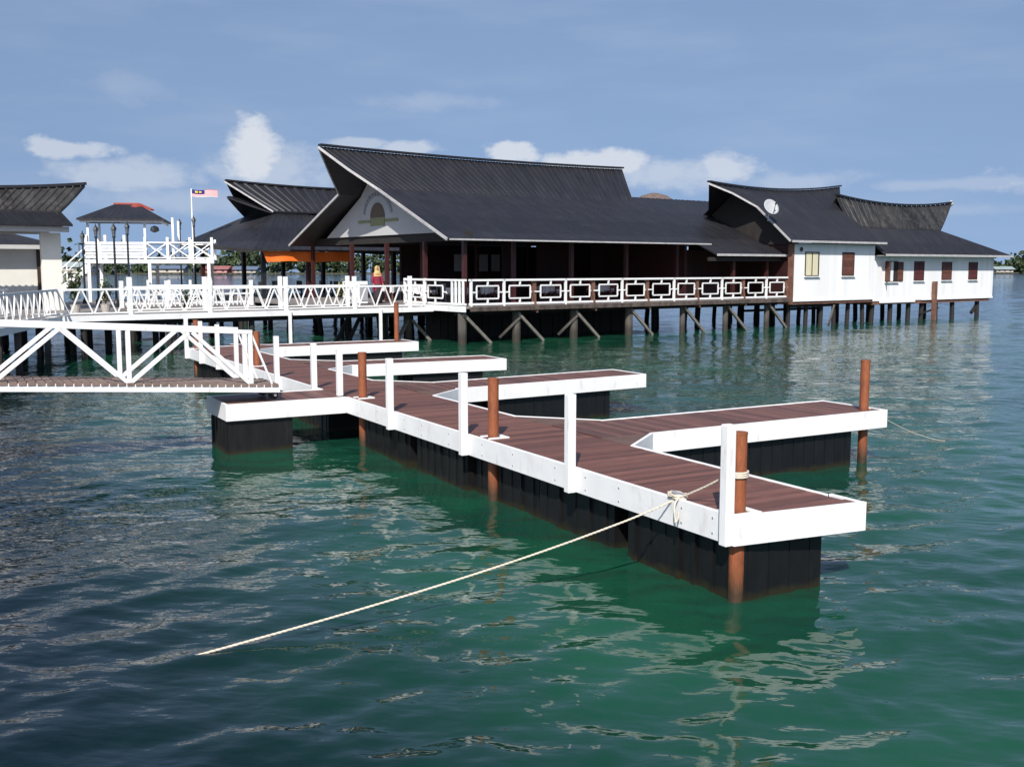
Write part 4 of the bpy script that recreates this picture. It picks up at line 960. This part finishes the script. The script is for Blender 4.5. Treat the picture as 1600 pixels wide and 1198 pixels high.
# ------------------------------------------------------------------ tables, chairs, plants
tb = thing('dining_table', 'white clothed table', 'table', RES, (0, 0, 0), 'white clothed tables in the restaurant')
tb['_b'] = [0, 0, 0]; tb.location = (0, 0, 0); tb.rotation_euler = (0, 0, 0)
part('tabletop', MB().box(-.5, .5, -.5, .5, .7, .74), 'brownwood', tb)
clm = MB(); clm.box(-.53, .53, -.53, .53, .742, .75)
for sx_, sy_ in ((1, 0), (-1, 0), (0, 1), (0, -1)):
    P = []
    for i in range(9):
        t = -.53+1.06*i/8; P.append((t, .535+.02*math.sin(i*2.4), .744))
    lo = [(x, y+.04*math.sin(i*1.9), .4+.03*math.cos(i*2)) for i, (x, y, z) in enumerate(P)]
    ang = math.atan2(sy_, sx_)-math.pi/2; rot = lambda p: (p[0]*math.cos(ang)-p[1]*math.sin(ang), p[0]*math.sin(ang)+p[1]*math.cos(ang), p[2])
    V_ = [rot(p) for p in P+lo]; fs = [(i, i+1, 10+i, 9+i) for i in range(8)]
    clm.add(V_, fs)
part('tablecloth', clm, 'cloth', tb)
for sx_ in (-.42, .42):
    for sy_ in (-.42, .42): part('leg', MB().box(sx_-.03, sx_+.03, sy_-.03, sy_+.03, 0, .7), 'brownwood', tb)
def chair_proto(m, lab, grp):
    c = thing('dining_chair', lab, 'chair', WORLD, (0, 0, 0), grp)
    part('seat', MB().box(-.22, .22, -.22, .22, .42, .47), m, c); part('backrest', MB().box(-.21, .21, .19, .23, .6, .98), m, c)
    for x in (-.19, .19):
        part('leg', MB().box(x-.02, x+.02, -.21, -.17, 0, .42), m, c); part('leg', MB().box(x-.02, x+.02, .17, .21, 0, .42).box(x-.02, x+.02, .19, .23, .471, .6), m, c)
    return c
cr_ = chair_proto('chair', 'dark red dining chair in the open restaurant', 'dark red chairs in the restaurant'); ck = chair_proto('chair_k', 'black dining chair at a white clothed table', 'black chairs in the restaurant')
random.seed(5)
spots = [((2.6, 3.2), 'white clothed table nearest the hall corner facing the jetty'), ((2.4, 6.4), 'white clothed table second along the open gable side of the hall'), ((2.6, 9.6), 'white clothed table third along the open gable side of the hall'),
         ((5.0, 4.4), 'white clothed table behind the front railing, left of the counter'), ((8.8, 4.4), 'white clothed table behind the middle of the front railing'), ((12.6, 4.4), 'white clothed table behind the right half of the front railing')]
first = {'t': True, 'r': True, 'k': True}
CHAIRN = {0: 'nearest the hall corner', 1: 'second along the gable side', 2: 'third along the gable side', 3: 'left of the counter', 4: 'behind the middle of the front railing', 5: 'behind the right half of the front railing'}
for i, ((a, b), lab) in enumerate(spots):
    o = tb if i == 0 else copy_tree(tb)
    o.location = RES.w(a, b, PZ); o.rotation_euler = (0, 0, RES.ang+random.uniform(-.1, .1)); o['label'] = lab
    for k, (dx, dy, rz_, side) in enumerate(((0, .78, 0, 'far'), (0, -.78, math.pi, 'near'), (.8, 0, -math.pi/2, 'right'), (-.8, 0, math.pi/2, 'left'))):
        src = ck if i < 3 else cr_; key = 'k' if i < 3 else 'r'
        c = src if first[key] else copy_tree(src); first[key] = False
        c.location = RES.w(a+dx, b+dy, PZ); c.rotation_euler = (0, 0, RES.ang+rz_+random.uniform(-.15, .15))
        c['label'] = ('black' if i < 3 else 'dark red')+' chair, '+side+' side of the table '+CHAIRN[i]
        c['group'] = 'black chairs in the restaurant' if i < 3 else 'dark red chairs in the restaurant'
for i, (a, b) in enumerate(((-.6, 18.2), (1.0, 19.6), (2.6, 18.0), (4.4, 19.2), (.2, 21.5), (3.4, 21.8))):
    for sgn in (-1, 1):
        c = copy_tree(ck); c.location = RES.w(a+sgn*.55, b, 1.6); c.rotation_euler = (0, 0, RES.ang-sgn*math.pi/2+random.uniform(-.3, .3))
        c['label'] = 'black chair in the open dining pavilion behind the jetty'; c['group'] = 'black chairs in the dining pavilion'
random.seed(9)
def plant(frame, p, h, r, lab, leafm='leaf', n=150, pot=True):
    t = thing('potted_plant' if pot else 'plant', lab, 'plant', frame, p)
    x, y, z = p
    if pot: part('pot', MB().lathe((x, y, z), [(.14, 0), (.2, .3), (.22, .34), (.19, .345)], 12), 'pot', t)
    st_ = MB(); lf = MB(); z0 = z+(.3 if pot else 0)
    for k in range(7):
        a = random.uniform(0, 6.28); rr_ = random.uniform(.2, 1)*r; tip = Vector((x+rr_*math.cos(a), y+rr_*math.sin(a), z0+h*random.uniform(.55, 1)))
        st_.tube([(x, y, z0), (x+(tip.x-x)*.3, y+(tip.y-y)*.3, z0+(tip.z-z0)*.55), tip], [.018, .014, .006], 5)
        for j in range(n//7):
            u = random.uniform(.25, 1.05); c_ = Vector((x, y, z0)).lerp(tip, u)+Vector((random.gauss(0, r*.22), random.gauss(0, r*.22), random.gauss(0, h*.06)))
            d = Vector((random.gauss(0, 1), random.gauss(0, 1), random.gauss(.2, .6))).normalized(); s_ = d.cross(Vector((0, 0, 1))).normalized()*.05; L_ = random.uniform(.14, .26)
            lf.add([c_, c_+d*L_*.5+s_, c_+d*L_, c_+d*L_*.5-s_], [(0, 1, 2, 3)])
    part('stem', st_, 'brownwood', t); part('foliage', lf, leafm, t)
plant(RES, (-14.6, 5.0, 1.58), 1.75, .42, 'tall green shrub in front of the white hut pillar', n=330)
plant(RES, (-13.4, 5.2, 1.58), .95, .35, 'low green potted plant behind the jetty railing beside the hut pillar', n=170)
plant(RES, (-10.2, 4.9, 1.3), 1.0, .3, 'green potted plant behind the jetty rail below the lookout', n=170)
plant(RES, (-2.9, 4.95, 1.66), .85, .3, 'yellow green potted plant behind the jetty railing near the restaurant', 'leafy', n=170)
plant(RES, (-5.3, 9.9, 1.575), .9, .3, 'dark green potted plant at the right end of the picket fence', n=150)
ac = thing('drinks_cooler', 'white cooler cabinet standing behind the jetty railing near the restaurant', 'cooler', RES, (-1.9, 5.4, 1.66))
part('cabinet', MB().box(-2.4, -1.4, 5.1, 5.8, 1.7, 2.75), 'white_far', ac, bevel=.03); part('door', MB().box(-1.85, -1.45, 5.05, 5.099, 1.85, 2.6), 'emblem_grey', ac)

# ------------------------------------------------------------------ person
def person():
    fx, fy = -.62, 5.6; bz = 1.66
    w0 = RES.w(fx, fy, bz)
    t = thing('person', 'woman in a yellow headscarf and maroon top standing by the restaurant entrance', 'person', WORLD, tuple(w0))
    t.rotation_euler = (0, 0, R(20)); t['_b'] = [0, 0, 0]
    J = {'pel': (0, 0, .98, .15), 'wai': (0, 0, 1.12, .125), 'che': (0, .01, 1.32, .15), 'nck': (0, 0, 1.5, .05), 'hd0': (0, -.015, 1.58, .075), 'hd1': (0, -.01, 1.68, .095), 'hd2': (0, 0, 1.77, .06)}
    names = list(J); vs = [J[k] for k in names]; es = [(i, i+1) for i in range(6)]
    for s in (-1, 1):
        b = len(vs)
        vs += [(s*.1, 0, .9, .1), (s*.1, -.02, .5, .062), (s*.1, .02, .09, .042), (s*.1, -.14, .04, .03)]
        es += [(0, b), (b, b+1), (b+1, b+2), (b+2, b+3)]
        c = len(vs)
        hx = s*.24
        vs += [(s*.18, 0, 1.42, .055), (s*.235, .02, 1.14, .043), (hx, -.13, .95, .03), (hx, -.2, .9, .028)]
        es += [(2, c), (c, c+1), (c+1, c+2), (c+2, c+3)]
        for k in range(4):
            d = len(vs); o = (k-1.5)*.02; L = (.07, .085, .08, .06)[k]
            vs += [(hx+o, -.225, .875, .009), (hx+o*1.1, -.225-L*.5, .85, .008), (hx+o*1.1, -.225-L*.7, .82, .007)]
            es += [(c+3, d), (d, d+1), (d+1, d+2)]
        d = len(vs); vs += [(hx-s*.03, -.2, .9, .01), (hx-s*.045, -.25, .89, .008)]; es += [(c+3, d), (d, d+1)]
    me = bpy.data.meshes.new('body'); me.from_pydata([v[:3] for v in vs], es, [])
    o = bpy.data.objects.new('body', me); COL.objects.link(o); o.parent = t
    md = o.modifiers.new('skin', 'SKIN'); o.modifiers.new('sub', 'SUBSURF').levels = 1; o.modifiers['sub'].render_levels = 1; md.use_smooth_shade = True
    for i, v in enumerate(vs): me.skin_vertices[0].data[i].radius = (v[3], v[3])
    me.skin_vertices[0].data[0].use_root = True
    me.materials.append(M['skin'])
    fm = MB()
    for s in (-1, 1): fm.lathe((s*.032, -.098, 1.685), [(.012, -.006), (.014, 0), (.012, .006)], 8)
    part('eyes', fm, 'skirt', o); part('nose', MB().prism([(-.015, -.1, 1.635), (.015, -.1, 1.635), (0, -.1, 1.685)], (0, -.025, -.005)), 'skin', o); part('mouth', MB().box(-.028, .028, -.098, -.09, 1.607, 1.617), 'tunic', o)
    hs_ = MB(); prof = [(.26, 1.32), (.245, 1.38), (.21, 1.45), (.14, 1.54), (.125, 1.62), (.13, 1.7), (.11, 1.78), (.05, 1.825), (.004, 1.83)]
    n = 20; V_ = []; F_ = []
    for r, z in prof:
        for k in range(n):
            a = 2*math.pi*k/n; fr = max(0, -math.sin(a)); cut = .55 if (1.58 < z < 1.76 and fr > .75) else 1
            V_.append((r*math.cos(a)*(1 if z > 1.5 else .9), (r*math.sin(a)*cut)*(1 if z > 1.5 else .62)+.01, z+(.02*math.sin(3*a) if z < 1.3 else 0)))
    for i in range(len(prof)-1):
        for k in range(n): F_.append((i*n+k, i*n+(k+1)%n, (i+1)*n+(k+1)%n, (i+1)*n+k))
    F_ = [f for i, f in enumerate(F_) if not (4 <= i//n <= 5 and (i % n) in (14, 15))]
    part('headscarf', MB().add(V_, F_), 'scarf', t, smooth=True)
    tn = MB(); prof = [(.25, .62), (.235, .8), (.21, .98), (.185, 1.12), (.205, 1.3), (.19, 1.42), (.08, 1.5)]
    V_ = []; F_ = []
    for r, z in prof:
        for k in range(n): a = 2*math.pi*k/n; V_.append((r*math.cos(a), r*.72*math.sin(a), z))
    for i in range(len(prof)-1):
        for k in range(n): F_.append((i*n+k, i*n+(k+1)%n, (i+1)*n+(k+1)%n, (i+1)*n+k))
    tn.add(V_, F_)
    for s in (-1, 1): tn.tube([(s*.17, 0, 1.43), (s*.24, .02, 1.14), (s*.243, -.11, .97)], [.08, .065, .055], 12)
    part('tunic', tn, 'tunic', t, smooth=True)
    part('skirt', MB().lathe((0, 0, 0), [(.24, .06), (.2, .4), (.185, .75), (.17, .95)], 18), 'skirt', t, smooth=True)
    for s in (-1, 1): part('shoe', MB().prism([(s*.1-.045, .06, .0), (s*.1+.045, .06, 0), (s*.1+.045, -.15, 0), (s*.1, -.19, 0), (s*.1-.045, -.15, 0)], (0, 0, .06)), 'iron', t)
person()

# ------------------------------------------------------------------ far shore
def shore(name_pts, x0, x1, y, h, seed, lab):
    rng = random.Random(seed); mb = MB()
    n = int((x1-x0)/2.2)
    for i in range(n):
        x = x0+(x1-x0)*i/n+rng.uniform(-2, 2); env = .78+.22*math.sin(i*.09+seed)*math.sin(i*.031)
        hh = h*env*rng.uniform(.55, 1.1); yy = y+rng.uniform(-14, 14)
        palm = rng.random() < .07
        if palm: hh *= 1.25
        for k in range(26 if not palm else 10):
            if palm:
                a = rng.uniform(0, 6.28); c = Vector((x, yy, hh)); d = Vector((math.cos(a), math.sin(a), rng.uniform(-.5, .4))); L = rng.uniform(2, 3.2); s = Vector((-d.y, d.x, 0))*.5
                mb.add([c, c+d*L*.5+s+Vector((0, 0, .4)), c+d*L, c+d*L*.5-s+Vector((0, 0, .4))], [(0, 1, 2, 3)])
            else:
                c = Vector((x+rng.gauss(0, 2.4), yy+rng.gauss(0, 3), abs(rng.gauss(hh*.5, hh*.27)))); r = rng.uniform(.9, 2.2)
                d = Vector((rng.gauss(0, 1), rng.gauss(0, 1), rng.gauss(0, 1))).normalized(); e = d.orthogonal().normalized(); f = d.cross(e)
                mb.add([c+e*r, c+f*r*.8, c-e*r, c-f*r*.8], [(0, 1, 2, 3)]); mb.add([c+d*r, c+f*r*.8, c-d*r, c-f*r*.8], [(0, 1, 2, 3)])
        if palm: mb.beam((x, yy, 0), (x, yy, hh), .35, .35)
    single('shore_wood', mb, 'trees', None, None, base=((x0+x1)/2, y, 0), kind='stuff')
    g = MB(); P = []
    g.box(x0-30, x1+30, y-16, y+40, -1, .5)
    single('shore', g, 'sand', None, None, base=((x0+x1)/2, y, 0), kind='structure')
    mb2 = MB()
shore('', -520, 60, 560, 16, 1, ''); shore('', 250, 620, 640, 13, 4, '')
for (px, Y, w_, h_, roofm, wallm, lab) in ((112, 480, 20, 6.0, 'paleroof', 'housewall', 'pale green roofed far stilt house beside the hut pillar'), (340, 500, 11, 4.2, 'redroof', 'pink', 'faded red roofed far stilt house right of the lookout'),
                                     (362, 505, 12, 3.8, 'redroof', 'pink', 'pink walled far stilt house in the middle of the village row'), (386, 498, 10, 4.0, 'blueroof', 'housewall', 'blue roofed far stilt house at the right end of the village row'),
                                     (1565, 560, 9, 4.0, 'paleroof', 'housewall', 'small pale roofed house on the far right shore'), (265, 515, 16, 4.6, 'blueroof', 'housewall', 'wide blue roofed far house behind the lookout rails')):
    x, y = ray_at(px, Y); t = thing('stilt_house', lab, 'house', WORLD, (x, y, 0), 'far village houses')
    part('wall', MB().box(x-w_/2, x+w_/2, y-4, y+4, .9, h_*.62), wallm, t)
    part('roof', MB().prism([(x-w_/2-1, y-5, h_*.6), (x-w_/2-1, y+5, h_*.6), (x-w_/2-1, y, h_)], (w_+2, 0, 0)), roofm, t)
    wd_ = MB()
    for k in range(3): part('window', MB().box(x-w_/2+w_*(k+.5)/3-.6, x-w_/2+w_*(k+.5)/3+.6, y-4.06, y-4.002, 1.4, h_*.5), 'trim', t)
    for k in range(4): part('stilt', MB().tube([(x-w_/2+w_*(k+.5)/4, y-3.4, -1), (x-w_/2+w_*(k+.5)/4, y-3.4, .9)], .2, 6), 'darkpile', t)

for o in S.objects:
    if '_b' in o: del o['_b']
